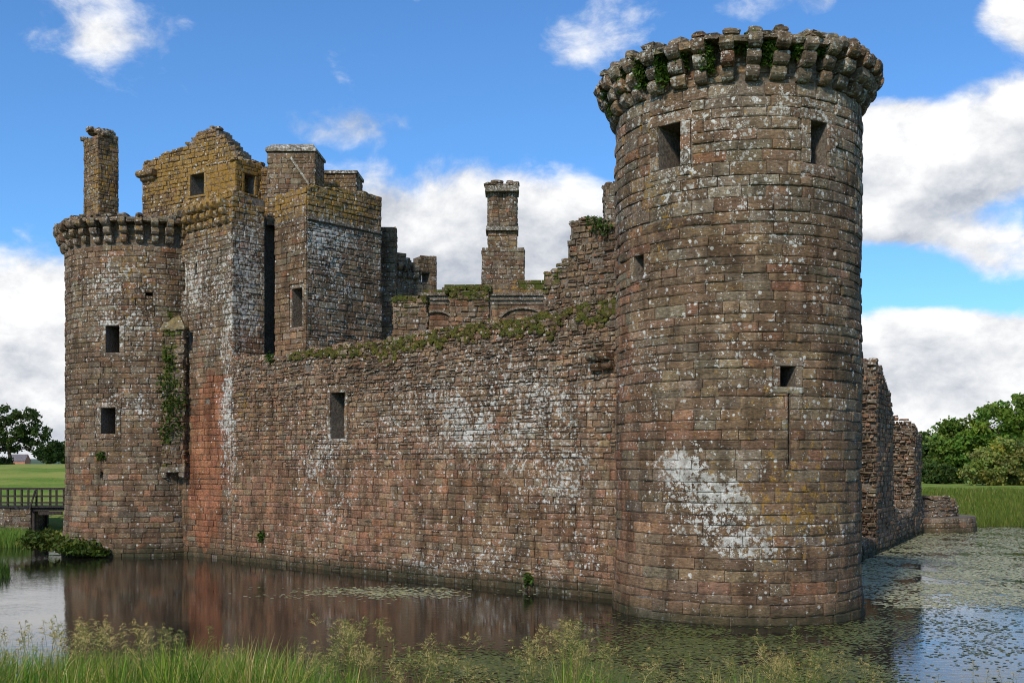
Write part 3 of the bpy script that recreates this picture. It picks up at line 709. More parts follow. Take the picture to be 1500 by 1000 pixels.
lay(GP, .12, GP.L, 16.5, gtop, st_g, (.18, .30), (.25, .65), [eG], gap=.015, rough=.026, grow=(.22, .12, .55, .3), seed=71, rubble=.15, grey=.1)
crest(GP, .1, GP.L, gtop, cap, .6, (.2, .4), grow=(.3, .3, .5, 0), hgt=(.1, .2))
for k in range(2):                                          # moulded bracket at the gable's left edge
    q, z = plane_at(GP, 212, 258 - 6 * k)
    V, Fc = corbel_block(GP, q + .35, 1.1 + .3 * k, z - .36, z + .02, .22 + .22 * k); c = GP.pos(q, z, 0); t, gw = stone_look(c, (.2, .1, .5, 0), None, 0, .5)
    mesh_obj('bracket_stone', V, Fc, STONE, cap, {'tint': [t] * len(V), 'growth': [gw] * len(V)}, False, c)
# dormer turret in front of the gable
ta = at(302, 290, 58.6); tb = at(345, 290, 57.4); tc = at(391, 290, 59.2)
foot = [(ta.x, ta.y), (tb.x, tb.y), (tc.x, tc.y), (ta.x + 2.2, ta.y + 2.8)]
TP = Plane(foot[1], foot[2], .01); hT = phole(TP, 358, 373, 258, 286)
ztd = CZ + (HV - 236) / F * 57.6
rvt = core(TP, 0, TP.L, 17.4, N_(ztd - .05), .5, [hT], name='dormer_wall', parent=gate, back=False)
dorm = mesh_obj('dormer_turret', [(foot[0][0] + .06, foot[0][1] + .06, 17.4), (foot[1][0], foot[1][1] + .08, 17.4), (foot[1][0], foot[1][1] + .08, ztd - .1), (foot[0][0] + .06, foot[0][1] + .06, ztd - .1), (tc.x, tc.y + .5, ztd - .1), (ta.x + 2.2, ta.y + 2.8, ztd - .1)], [(0, 1, 2, 3), (3, 2, 4, 5)], MORTAR, gate)
st_d = []
eT = surround(TP, hT, rvt, .22, .2, .12, (.1, .05, .8, 0))
lay(TP, 0, TP.L, 17.4, N_(ztd), st_d, (.24, .36), (.35, .8), [eT], grow=(.12, .1, .8, 0), seed=75, gap=.01)
TQ = Plane(foot[0], foot[1], .01); lay(TQ, 0, TQ.L, 17.4, N_(ztd), st_d, (.26, .4), (.4, .8), (), grow=(.10, .1, .95, 0), seed=76, gap=.008, rough=.01)
crest(TP, 0, TP.L, N_(ztd + .02), rvt, .9, grow=(.5, .3, .5, 0), hgt=(.1, .2)); crest(TQ, 0, TQ.L, N_(ztd + .02), dorm, .9, grow=(.6, .2, .4, 0), hgt=(.1, .18))
# broad chimney block and the lower one behind it
def stack(name, u0, u1, us, v0, v1, Y, dp, seed, out, grow, cope):
    a = at(u0, v1, Y); wd = (u1 - u0) / F * Y; z1 = at(u0, v0, Y).z
    foot = sq((a.x, a.y), (1, -.03), wd, dp); ob = block(gate, name, foot, a.z, z1, (0, 1), seed, out, grow, (.2, .3), (.28, .7), .02)
    o = .08
    f2 = sq((a.x - o, a.y - o), (1, -.03), wd + 2 * o, dp + 2 * o); f3 = sq((a.x + .18, a.y + .3), (1, -.03), wd - .36, dp - .6)
    V = [(*p, z1) for p in f2] + [(*p, z1 + .14) for p in f2] + [(*p, z1 + cope) for p in f3]
    V = [(x + U(-.02, .02), y + U(-.02, .02), z + U(-.03, .03)) for x, y, z in V]
    Fc = [(k + i, k + (i + 1) % 4, k + 4 + (i + 1) % 4, k + 4 + i) for k in (0, 4) for i in range(4)] + [(8, 9, 10, 11), (3, 2, 1, 0)]
    mesh_obj('coping', V, Fc, STONE, ob, {'tint': [(.19, .16, .12)] * 12, 'growth': [(.5, .25, .3, 0)] * 12})
    return ob
st_k1 = []; stk1 = stack('chimney', 391, 462, 475, 222, 330, 57.2, 2.3, 81, st_k1, (.32, .05, .15, .2), .46)
st_k2 = []; stk2 = stack('chimney', 474, 522, 527, 254, 300, 60.5, 2.0, 85, st_k2, (.25, .1, .15, .2), .10)
V, Fc = stone_mesh(Plane((at(425, 230, 57.1).x, 57.12), (at(452, 230, 57.1).x, 57.05), 0), 0, 1.5, 0, .1, .001, .02, .002)
# weathered raggle (roof scar) on the broad chimney
ra = at(425, 232, 57.05); rb = at(452, 272, 57.03)
mesh_obj('roof_scar', [(ra.x, ra.y - .07, ra.z), (ra.x + .08, ra.y - .07, ra.z + .07), (rb.x + .08, rb.y - .07, rb.z + .07), (rb.x, rb.y - .07, rb.z), (ra.x, ra.y + .1, ra.z), (ra.x + .08, ra.y + .1, ra.z + .07), (rb.x + .08, rb.y + .1, rb.z + .07), (rb.x, rb.y + .1, rb.z)],
         [(3, 2, 1, 0), (0, 1, 5, 4), (1, 2, 6, 5), (2, 3, 7, 6), (3, 0, 4, 7)], STONE, stk1, {'tint': [(.26, .23, .18)] * 8, 'growth': [(.5, 0, .1, 0)] * 8})
# garderobe turret in the angle of drum and side wall
gp = at(237, 600, 57.4); gq = at(269, 600, 57.1)
gfoot = [(gp.x, gp.y), (gq.x, gq.y), (gq.x + .5, gq.y + 2.2), (gp.x - .4, gp.y + 2.4)]
st_t = []
zb_, zt_ = at(250, 684, 57.6).z, at(250, 476, 57.6).z
gard = block(gate, 'garderobe_turret', gfoot, zb_, zt_, (0, 1), 91, st_t, (.12, .55, .12, 0), (.18, .30), (.2, .5), .05, .2, .02, None, .3)
pk = at(256, 447, 58.6); eave = [at(236, 478, 57.30), at(270, 478, 57.00)]
V = [tuple(eave[0]), tuple(eave[1]), (gq.x + .5, gq.y + 2.2, zt_), (gp.x - .4, gp.y + 2.4, zt_), tuple(pk), (pk.x, pk.y + 1.8, pk.z), (eave[0].x, eave[0].y, eave[0].z - .14), (eave[1].x, eave[1].y, eave[1].z - .14)]
mesh_obj('stone_roof', V, [(0, 1, 4), (1, 2, 5, 4), (3, 0, 4, 5), (6, 7, 1, 0), (6, 0, 3), (1, 7, 2)], STONE, gard, {'tint': [(.20, .16, .08)] * 8, 'growth': [(.15, .30, .45, 0)] * 8})
GF = Plane((gp.x, gp.y), (gq.x, gq.y), 0)
V, Fc = stone_mesh(GF, -.1, GF.L + .1, zb_ - .26, zb_ + .02, .004, .10, .01, -.9); mesh_obj('base_slab', V, Fc, STONE, gard, {'tint': [(.2, .16, .11)] * len(V), 'growth': [(.25, .05, .15, 0)] * len(V)})
for q in (.12, GF.L - .12):
    V, Fc = corbel_block(GF, q, .30, zb_ - .62, zb_ - .24, .08, -1.0); c = GF.pos(q, zb_ - .4, 0); mesh_obj('corbel', V, Fc, STONE, gard, {'tint': [(.2, .16, .11)] * len(V), 'growth': [(.3, .05, .1, 0)] * len(V)}, False, c)
# broken parapet behind the stair block
bk = []
ap = at(556, 420, 59.5); fo = sq((ap.x, ap.y), (1, .05), (579 - 556) / F * 59.5, 1.6); tb1 = block(gate, 'turret_wall', fo, 8.0, CZ + (HV - 331) / F * 59.5, (0, 1), 95, bk, (.2, .1, .3, .3))
ap = at(575, 420, 61.0); bp = at(640, 420, 62.5); PF = Plane((ap.x, ap.y), (bp.x, bp.y), .02)
ptop = interp([plane_at(PF, u, v) for u, v in ((575, 366), (590, 372), (601, 380), (602, 384), (615, 384), (615.5, 374), (638, 374))])
par = core(PF, 0, PF.L, 8.0, ptop, 1.0, [phole(PF, 618, 630, 400, 414)], step=.2, name='parapet_wall', parent=gate)
lay(PF, 0, PF.L, 12.0, ptop, bk, (.2, .3), (.3, .6), [phole(PF, 618, 630, 400, 414)], grow=(.3, .1, .1, .3), seed=97, grey=.5)
corbel_ring(PF, .2, PF.L - 1.3, 4, plane_at(PF, 590, 408)[1], 2, par, .3, .4, .2, .22, cap=False, grow=(.3, .2, .1, 0))
# hand out the gatehouse's single stones: the 300 that show largest over all of its parts
pools = [(st_f, flank), (st_s, side), (st_b, stair), (st_c1, chim), (st_g, cap), (st_d, dorm), (st_k1, stk1), (st_k2, stk2), (st_t, gard), (bk, par)]
def hid(s):
    u, v = pix(s[4])
    return (s[7] is GD and u > 262) or (s[7] in (BS, BW) and v > 525)
allst = sorted(((0 if hid(s) else px_area(s), i, k) for i, (pool, _) in enumerate(pools) for k, s in enumerate(pool)), reverse=True)[:300]
cnt = {}
for a, i, k in allst: cnt[i] = cnt.get(i, 0) + 1
for i, (pool, ow) in enumerate(pools): emit(pool, ow, cnt.get(i, 0), hid, 30)

# ------------------------------------------------------------------ courtyard ranges seen over the curtain
lod = empty('courtyard_range', (-2.5, 62, 0), 'roofless inner range with moulded cornice and a tall paired chimney stack', 'ruined range')
la = at(552, 420, 62); lb = at(806, 420, 62); LP = Plane((la.x, 62), (lb.x, 62), .01)
ltop = interp([plane_at(LP, u, v) for u, v in ((552, 424), (640, 424), (660, 418), (706, 416), (768, 412), (806, 413))], .06, 3)
core(LP, 0, LP.L, 6.0, ltop, .9, (), parent=lod)
st = []
lay(LP, 0, LP.L, 9.5, N_(CZ + (HV - 446) / F * 62), st, (.26, .36), (.5, 1.0), (), gap=.008, rough=.010, grow=(.05, .05, .0, 0), seed=101, red=.2)
lay(LP, 0, LP.L, CZ + (HV - 430) / F * 62, ltop, st, (.22, .3), (.4, .8), (), gap=.009, rough=.02, grow=(.3, .35, .4, .6), seed=102)
emit(st, lod, 120)
for k, (v0, v1, of) in enumerate(((446, 440, .07), (440, 434, .18), (434, 430, .30))):
    V, Fc = stone_mesh(LP, 0, LP.L, CZ + (HV - v0) / F * 62, CZ + (HV - v1) / F * 62, .001, of, .004, -.1)
    mesh_obj('cornice', V, Fc, STONE, lod, {'tint': [(.2, .16, .12)] * len(V), 'growth': [(.25, .45, .1, 0)] * len(V)})
for (uc, vc, ru) in ((640, 470, 26), (766, 474, 40)):          # round-headed pediments over hidden windows
    q, z = plane_at(LP, uc, vc); r = ru / F * 62; V = []; n = 14
    for i in range(n + 1):
        a = math.pi * i / n
        for rr, of in ((r, .02), (r, .16), (r - .2, .16), (r - .2, .02)): V.append(LP.pos(q - math.cos(a) * rr, z + math.sin(a) * rr * .62, of))
    mesh_obj('pediment', V, [(i * 4 + j, i * 4 + 4 + j, i * 4 + 4 + (j + 1) % 4, i * 4 + (j + 1) % 4) for i in range(n) for j in range(4)], STONE, lod, {'tint': [(.22, .17, .12)] * len(V), 'growth': [(.3, .1, .1, 0)] * len(V)})
def chimney_on(owner, u0, u1, v0, v1, Y, dp, seed, out, name, grow, keep=False):
    a = at(u0, v1, Y); foot = sq((a.x, a.y), (1, 0), (u1 - u0) / F * Y, dp)
    return block(owner, name, foot, a.z, at(u0, v0, Y).z, (0, 1, 3), seed, out, grow, (.2, .3), (.3, .7), .02, .4, .06)
st = []
ch = chimney_on(lod, 706, 768, 365, 416, 62.2, 1.9, 111, st, 'chimney', (.30, .05, .1, 0)); chimney_on(lod, 715, 757, 336, 365, 62.4, 1.5, 113, st, 'chimney_shaft', (.3, .1, .6, 0))
for q0 in (725, 747.5):
    c_ = at(q0, 300, 62.85); fd = Drum((c_.x, c_.y), .43, R(-230), R(130), 0, 1, .01); core(fd, 0, fd.L, at(0, 332, 62.8).z, N_(at(0, 279, 62.8).z), .3, (), step=.2, name='flue', parent=lod, closed=True)
    lay(fd, 0, fd.L, at(0, 332, 62.8).z, N_(at(0, 279, 62.8).z), st, (.2, .3), (.25, .5), (), gap=.008, rough=.01, grow=(.35, .1, .2, 0), seed=int(q0), grey=.5)
chimney_on(lod, 724, 748, 280, 331, 62.52, .9, 117, st, 'flue_infill', (.3, .1, .2, 0))
a = at(712, 338, 62.2)
for (u0, u1, v0, v1) in ((712, 759, 331, 337), (711, 760, 271, 280)):
    a = at(u0, v1, 62.2); ft = sq((a.x, a.y - .02), (1, 0), (u1 - u0) / F * 62.2, 1.6); h0, h1_ = a.z, at(u0, v0, 62.2).z
    V = [(*p, h0) for p in ft] + [(*p, h1_) for p in ft]; V = [(x + U(-.03, .03), y, z + U(-.03, .03)) for x, y, z in V]
    mesh_obj('chimney_band', V, [(0, 1, 5, 4), (1, 2, 6, 5), (2, 3, 7, 6), (3, 0, 4, 7), (4, 5, 6, 7), (3, 2, 1, 0)], STONE, ch, {'tint': [(.2, .17, .13)] * 8, 'growth': [(.5, .1, .2, 0)] * 8})
B = Bag()
for k in range(26):
    x, y = U(714, 756), U(0, 1.3); hz = at(x, 270, 62.3).z + .22 * max(0, 1 - abs((x - 735) / 22)); p = at(x, 270, 62.3 + y); V, Fc = rock((p.x, p.y, hz), U(.3, .5), .4, U(.15, .28), U(0, 3)); t, gw = stone_look((p.x, p.y, hz), (.4, .4, .2, 0)); B.add(V, Fc, t, gw)
tag(B.build('chimney_cap', STONE, ch), kind='stuff')
emit(st, ch, 100)
def pier(u0, u1, vt, Y, dp, seed, label, rag, side=True):
    a = at(u0, vt, Y); root = empty('wall_stub', (a.x, a.y, 2.0), label, 'wall'); s2 = []
    foot = sq((a.x, a.y), (1, .02), (u1 - u0) / F * Y, dp)
    block(root, 'wall_core', foot, 2.0, a.z, (0, 1, 3), seed, s2, (.22, .18, .15, .5), (.18, .28), (.22, .6), .04, .2, .05, None, .25)
    s2 = [q for q in s2 if q[4][2] > 8.5]
    fr = Plane(foot[0], foot[1], 0); crest(fr, 0, fr.L, N_(a.z), root, dp, grow=(.2, .9, .1, 0), hgt=(.15, .35)); emit(s2, root, 120)
    moss_mat(fr, .05, fr.L - .05, N_(a.z + .05), lambda s: rag, label.replace('stub', 'stub, its green moss cap').split(' rising')[0], seed, dp)
    return root
pier(576, 625, 438, 49.5, 1.5, 121, 'narrow mossy masonry stub rising behind the curtain nearer the stair block', .5)
pier(659, 716, 424, 49.0, 1.6, 131, 'wider mossy masonry stub rising behind the curtain below the paired chimney', 1.0)
cross = empty('cross_wall', at(850, 440, 45.5), 'high ragged cross wall ending against the big round tower', 'wall')
ca = at(796, 440, 46.4); cb = at(915, 440, 44.0); XF = Plane((ca.x, ca.y), (cb.x, cb.y), .05)
xtop = interp([plane_at(XF, u, v) for u, v in ((796, 446), (799, 404), (812, 398), (822, 388), (833, 383), (834, 340), (838, 330), (846, 321), (862, 322), (890, 327), (915, 331))], .10, 3)
core(XF, 0, XF.L, 2, xtop, 1.3, (), step=.15, parent=cross)
st = []
lay(XF, 0, XF.L, 9, xtop, st, (.16, .27), (.2, .6), (), gap=.018, rough=.045, grow=(.16, .22, .12, .4), seed=141, rubble=.3, red=.08)
emit(st, cross, 200, lambda s: pix(s[4])[0] > 900 or pix(s[4])[1] > 450)
crest(XF, .05, XF.L, xtop, cross, 1.2, (.25, .45), grow=(.25, .5, .15, 0))
far = empty('chimney', at(894, 330, 50), 'slim grey chimney stack just showing past the flank of the big round tower', 'chimney')
st = []; a = at(887, 340, 50); block(far, 'chimney_shaft', sq((a.x, a.y), (1, 0), 1.3, 1.3), 12, at(887, 272, 50).z, (0, 3), 151, st, (.4, .1, .1, .4), (.25, .35), (.35, .7), .02, .7, 0); emit(st, far, 60)
fr = Plane((a.x, a.y), (a.x + 1.3, a.y), 0); crest(fr, 0, 1.3, N_(at(887, 271, 50).z), far, 1.2)

# ------------------------------------------------------------------ south curtain in ruins, far tower stump
SD = Vector((.46, .89)).normalized(); S0 = Vector((17.7, 54.9)); SI = Vector((-.89, .46)).normalized()
def ruin(name, label, t0, t1, tops, endtops, seed, zmin=-.35, thick=2.2):
    a, b = S0 + SD * t0, S0 + SD * t1; root = empty('ruined_wall', (a.x, a.y, -.3), label, 'wall'); s2 = []
    fr = Plane(a, b, .08); tp = interp(tops, .25, 1.6, seed)
    core(fr, 0, fr.L, -.6, tp, thick, (), parent=root)
    lay(fr, 0, fr.L, zmin, tp, s2, (.22, .32), (.3, .8), (), gap=.018, rough=.04, grow=(.12, .04, .05, .2), seed=seed, red=.1, rubble=.2)
    fe = Plane(a + SI * thick, a, .05); te = interp(endtops, .15, 2, seed + 1)
    lay(fe, 0, fe.L, zmin, te, s2, (.16, .30), (.25, .6), (), gap=.03, rough=.10, grow=(.30, .10, .08, .2), seed=seed + 1, red=.18, rubble=.3, proud=.16, miss=.01)
    emit(s2, root, 300); crest(fr, 0, fr.L, tp, root, 1.8, grow=(.3, .15, .1, 0))
    return root
ruin('', 'tall jagged slab of ruined curtain behind the big round tower', 4.0, 9.8, [(0, 10.3), (1.5, 9.9), (3, 9.2), (4.5, 8.9), (5.2, 8.0), (5.8, 7.5)], [(0, 9.8), (2.2, 10.3)], 161)
ruin('', 'lower jagged curtain fragment standing beside the stump of the far tower', 19.6, 23.0, [(0, 7.4), (1.5, 7.0), (3.4, 6.6)], [(0, 8.6), (1.2, 8.0), (2.2, 7.2)], 171)
ruin('', 'low footing of fallen curtain between the two jagged fragments', 9.8, 19.6, [(0, 2.2), (3, 1.6), (7, 1.5), (9.8, 2.2)], [(0, 1.8), (2.2, 2.0)], 181)
a = S0 - SD * 12; stub = S0 + SD * 4.0
ruin('', 'low broken curtain footing springing from the foot of the big round tower', -13.5, 4.0, [(0, 1.5), (10, .9), (17.5, .7)], [(0, 1), (2.2, 1)], 185)
stump = empty('tower_stump', (29.9, 80.2, -.3), 'low rubble stump of a demolished round tower at the water edge', 'ruin')
SDm = Drum((29.9, 80.2), 3.85, R(-215), R(-215) + 2 * math.pi, .1, 1.0)
core(SDm, 0, SDm.L, -.6, N_(1.1), 2.6, (), parent=stump, closed=True)
st = []; lay(SDm, 0, SDm.L * .8, -.35, N_(1.15), st, (.3, .36), (.5, 1.0), (), gap=.009, rough=.02, grow=(.25, .1, .05, .3), seed=191)
S2 = Drum((29.4, 80.6), 3.3, R(-215), R(-215) + 2 * math.pi, 0, 1.0)
t2 = interp([(0, 3.4), (S2.r * 1.4, 3.0), (S2.r * 2.2, 2.5), (S2.r * 2.7, 2.2), (S2.r * 3.1, 1.9), (S2.r * 3.5, 1.6), (S2.L, 1.5)], .55, 1.3)
core(S2, 0, S2.L, 1.0, t2, 2.2, (), parent=stump, closed=True, name='inner_rubble')
lay(S2, 0, S2.L * .8, 1.1, t2, st, (.18, .28), (.3, .6), (), gap=.03, rough=.07, grow=(.35, .1, .05, .3), seed=192, rubble=.2)
emit(st, stump, 150); crest(S2, .1, S2.L * .8, t2, stump, 2.0, grow=(.3, .25, .1, 0))

cy = [(-12.0, 56.6), (5.5, 40.6), (8.5, 38.8), (16.4, 56.0), (25.4, 73.6), (28, 79), (-14, 74), (-19, 63)]
tag(mesh_obj('courtyard', [(x, y, .55) for x, y in cy] + [(x, y, -.8) for x, y in cy], [tuple(range(8))] + [(i, 8 + i, 8 + (i + 1) % 8, (i + 1) % 8) for i in range(8)], GROUND), kind='structure')
# ------------------------------------------------------------------ bridge to the gatehouse
def bar(B, p, q, a, b):
    p, q = Vector(p), Vector(q); d = (q - p).normalized(); s = d.cross(Vector((0, 0, 1)))
    if s.length < .1: s = Vector((1, 0, 0))
    s.normalize(); t = s.cross(d); V = []
    for c in (p, q):
        for i, j in ((-1, -1), (1, -1), (1, 1), (-1, 1)): V.append(tuple(c + s * (i * a / 2) + t * (j * b / 2)))
    B.add(V, [(0, 1, 2, 3)[::-1], (4, 5, 6, 7), (0, 1, 5, 4), (1, 2, 6, 5), (2, 3, 7, 6), (3, 0, 4, 7)])
BY = 71.5; bz = at(0, 741, BY).z
bridge = empty('footbridge', (-33, BY, 0), 'dark timber footbridge with post and rail fence leading to the gatehouse', 'bridge')
def bpart(nm, p, q, a, b):
    B = Bag(); bar(B, p, q, a, b); return B.build(nm, TIMBER, bridge, origin=p)
x0, x1 = at(-40, 700, BY).x, at(110, 700, BY).x
for k in range(2):
    yy = BY + k * 2.2
    for vv, hh in ((716, .10), (727, .06), (737, .06)): bpart('rail', (x0, yy, at(0, vv, BY).z), (x1, yy, at(0, vv, BY).z), .07, hh)
    for u in range(-32 + 9 * k, 110, 21):
        x = at(u + U(-1, 1), 0, BY).x; bpart('post', (x, yy + .06, bz - .1), (x, yy + .06, at(0, 716, BY).z), .11, .11)
nb = 0
x = x0
while x < x1: bpart('plank', (x, BY - .25, bz - .05), (x, BY + 2.5, bz - .05), .20, .06); x += .215
for yy in (BY, BY + 1.1, BY + 2.2): bpart('beam', (at(44, 0, BY).x, yy, bz - .2), (x1, yy, bz - .2), .18, .24)
bpart('brace', (at(46, 0, BY).x, BY - .25, bz - .2), (at(54, 0, BY).x, BY - .25, at(0, 718, BY).z), .09, .09)
for yy in (BY + .1, BY + 2.1): bpart('trestle_post', (at(48, 0, BY).x, yy, -.6), (at(48, 0, BY).x, yy, bz - .2), .22, .22)
bpart('cross_beam', (at(58, 0, BY).x, BY - .1, bz - .45), (at(92, 0, BY).x, BY - .1, bz - .45), .16, .22)
abut = empty('abutment', (-33, BY, -.3), 'lichened stone abutment carrying the outer end of the footbridge', 'abutment')
ft = [(-42, BY - .1), (at(46, 0, BY).x, BY - .1), (at(46, 0, BY).x, BY + 2.6), (-42, BY + 2.6)]
st = []; block(abut, 'wall_core', ft, -.5, bz - .12, (0, 1), 201, st, (.25, .15, .05, .2), (.25, .35), (.4, .9), .03); emit(st, abut, 80)
VV = [(ft[0][0], ft[0][1] - .08, bz - .12), (ft[1][0], ft[1][1] - .08, bz - .12), (ft[2][0], ft[2][1], bz - .12), (ft[3][0], ft[3][1], bz - .12)]
mesh_obj('coping', VV + [(a, b, c + .08) for a, b, c in VV], [(0, 1, 5, 4), (1, 2, 6, 5), (2, 3, 7, 6), (3, 0, 4, 7), (4, 5, 6, 7), (3, 2, 1, 0)], STONE, abut, {'tint': [(.28, .25, .2)] * 8, 'growth': [(.3, 0, 0, 0)] * 8})

# ------------------------------------------------------------------ plants
def tube(B, pts, rad, n=7):
    k0 = len(B.v)
    for i, (p, r) in enumerate(zip(pts, rad)):
        p = Vector(p); d = (Vector(pts[min(i + 1, len(pts) - 1)]) - Vector(pts[max(i - 1, 0)])).normalized(); s = d.cross(Vector((.3, .9, .2))).normalized(); t = s.cross(d)
        for j in range(n):
            a = 2 * math.pi * j / n; B.v.append(tuple(p + (s * math.cos(a) + t * math.sin(a)) * r)); B.t.append((.05, .04, .03)); B.g.append((0, 0, 0, 0))
    for i in range(len(pts) - 1):
        for j in range(n): B.f.append((k0 + i * n + j, k0 + i * n + (j + 1) % n, k0 + (i + 1) * n + (j + 1) % n, k0 + (i + 1) * n + j))
def tree(name, base, h, blobs, leaf, nleaf, col, label, cat='tree', trunk_h=.3, tr=.03, clump=.12, nclump=70, group=None):
    """blobs: (dx, dz, rx, rz) crown lobes in units of the height; leaves sit in clumps hung on limbs"""
    root = empty(name, base, label, cat, group); base = Vector(base); T = Bag(); C = Bag()
    top = base + Vector((U(-.02, .02) * h, 0, trunk_h * h)); tube(T, [base - Vector((0, 0, .5)), base + Vector((.01 * h, 0, trunk_h * h * .5)), top], [tr * h * 1.3, tr * h, tr * h * .85], 9)
    tot = sum(b[2] * b[3] for b in blobs)
    for (dx, dz, rx, rz) in blobs:
        n = max(3, int(nclump * rx * rz / tot)); lc = base + Vector((dx * h, 0, dz * h))
        m1 = top.lerp(lc, .5) + Vector((U(-.03, .03), U(-.05, .05), U(-.02, .03))) * h
        tube(T, [top, m1, lc], [tr * h * .6, tr * h * .42, tr * h * .2], 6)
        for i in range(n):
            v = Vector((U(-1, 1), U(-1, 1), U(-1, 1)))
            while v.length > 1 or v.length < .1: v = Vector((U(-1, 1), U(-1, 1), U(-1, 1)))
            v = v.normalized() * (v.length ** .45); c = lc + Vector((v.x * rx, v.y * (rx + rz) * .45, v.z * rz)) * h
            if rnd() < .6: tube(T, [lc, lc.lerp(c, .6) + Vector((0, 0, -.01 * h)), c], [tr * h * .18, tr * h * .1, tr * h * .04], 4)
            cr = clump * h * U(.65, 1.25); cc = green(col, .35); per = nleaf // nclump
            for _ in range(per):
                w_ = Vector((random.gauss(0, .5), random.gauss(0, .5), random.gauss(0, .34)))
                leafq(C, c + w_ * cr, leaf * U(.7, 1.3), green(cc, .2))
    T.build('trunk', BARK, root, True); C.build('crown', LEAF, root)
    return root
DKG = (.050, .080, .020); MDG = (.150, .235, .036); YLG = (.215, .245, .065)
def gz(x, y): return hgt(x, y)
def gtree(name, u, Y, h, *a, **k): x = (u - 750) / F * Y; return tree(name, (x, Y, gz(x, Y)), h, *a, **k)
gtree('oak_tree', 14, 180, 10.2, [(-.42, .62, .30, .26), (-.10, .80, .26, .20), (.22, .72, .26, .24), (.40, .52, .22, .20), (.10, .45, .34, .20), (-.30, .34, .30, .16), (.36, .30, .14, .12)], .32, 7200, DKG, 'spreading dark oak on the green rise beyond the footbridge', clump=.075, nclump=140, trunk_h=.28)
gtree('oak_tree', -66, 185, 12.5, [(0, .7, .34, .28), (.26, .62, .24, .24), (.3, .35, .2, .15), (-.25, .5, .3, .3)], .40, 8000, DKG, 'dark oak crown overlapping the spreading oak on the rise', clump=.12, nclump=70)
gtree('field_tree', 74, 300, 7.4, [(0, .68, .40, .26), (-.25, .42, .24, .22), (.28, .42, .28, .24), (.0, .3, .3, .2)], .42, 6000, (.038, .066, .016), 'small rounded tree far off between the oak and the gatehouse', clump=.15, nclump=60)
gtree('field_tree', 96, 320, 7.0, [(0, .6, .45, .3), (-.2, .35, .3, .25)], .42, 3000, (.05, .09, .018), 'paler small tree half hidden by the gatehouse drum', clump=.15, nclump=40)
gtree('oak_tree', 1494, 150, 12.7, [(0, .74, .34, .24), (-.34, .60, .26, .22), (.34, .62, .3, .24), (-.50, .42, .18, .18), (-.25, .40, .26, .16), (.2, .4, .4, .2)], .36, 17000, MDG, 'tall broad oak in full leaf across the moat behind the pale willow', clump=.085, nclump=170, trunk_h=.26)
gtree('ash_tree', 1396, 152, 8.6, [(0, .78, .22, .20), (-.10, .50, .26, .24), (.18, .48, .24, .22), (-.02, .24, .26, .16)], .36, 9000, (.110, .180, .034), 'smaller leafy tree with peaked crown between the ruin and the broad oak', clump=.12, nclump=90, trunk_h=.2)
gtree('elm_tree', 1352, 158, 7.6, [(0, .72, .34, .25), (-.3, .55, .3, .3), (.1, .42, .36, .26), (0, .18, .36, .18)], .34, 9000, (.070, .120, .030), 'dark dense tree next to the edge of the jagged curtain fragment', clump=.13, nclump=90, trunk_h=.15)
gtree('elm_tree', 1312, 162, 8.2, [(0, .7, .36, .26), (.2, .45, .36, .28)], .34, 4000, (.070, .120, .030), 'dark tree mostly hidden behind the jagged ruin', clump=.13, nclump=50, trunk_h=.15)
gtree('willow_bush', 1478, 128, 5.6, [(0, .56, .55, .38), (-.45, .40, .38, .34), (.5, .42, .45, .36), (-.1, .25, .75, .24), (-.62, .2, .3, .18)], .26, 26000, YLG, 'rounded pale olive willow bush on the far meadow', 'bush', trunk_h=.1, clump=.13, nclump=200)
for u, h in ((1362, 2.6), (1388, 2.2), (1410, 2.0), (1425, 2.4)):
    gtree('hedge_bush', u, 140, h, [(0, .5, .8, .45), (-.5, .35, .6, .3), (.5, .35, .6, .3)], .28, 2600, (.06, .10, .025), 'low dark hedge bush under the far trees', 'bush', trunk_h=.1, clump=.3, nclump=40, group='hedge bushes under the far trees')
gtree('hedge_bush', 6, 176, 1.3, [(0, .5, 1.0, .5), (-1.2, .4, 1, .4)], .28, 1500, (.022, .038, .012), 'low dark scrub at the foot of the spreading oak', 'bush', trunk_h=.1, clump=.4, nclump=30)
# far cottage
hx, hy = at(25, 0, 420).x, 420; hz0 = gz(hx, hy) - 1.6
cot = empty('cottage', (hx, hy, hz0), 'small slate-roofed cottage beyond the green rise', 'house')
mesh_obj('wall', [(hx - 3, hy, hz0), (hx + 3, hy, hz0), (hx + 3, hy + 5, hz0), (hx - 3, hy + 5, hz0), (hx - 3, hy, hz0 + 3.4), (hx + 3, hy, hz0 + 3.4), (hx + 3, hy + 5, hz0 + 3.4), (hx - 3, hy + 5, hz0 + 3.4), (hx - 3, hy + 2.5, hz0 + 5.8), (hx + 3, hy + 2.5, hz0 + 5.8)],
         [(0, 1, 5, 4), (1, 2, 6, 9, 5), (2, 3, 7, 6), (3, 0, 4, 8, 7)], REDWALL, cot)
mesh_obj('roof', [(hx - 3.2, hy - .3, hz0 + 3.3), (hx + 3.1, hy - .3, hz0 + 3.3), (hx + 3.1, hy + 2.5, hz0 + 6.0), (hx - 3.2, hy + 2.5, hz0 + 6.0), (hx + 3.1, hy + 5.3, hz0 + 3.3), (hx - 3.2, hy + 5.3, hz0 + 3.3)], [(0, 1, 2, 3), (3, 2, 4, 5)], ROOF, cot)
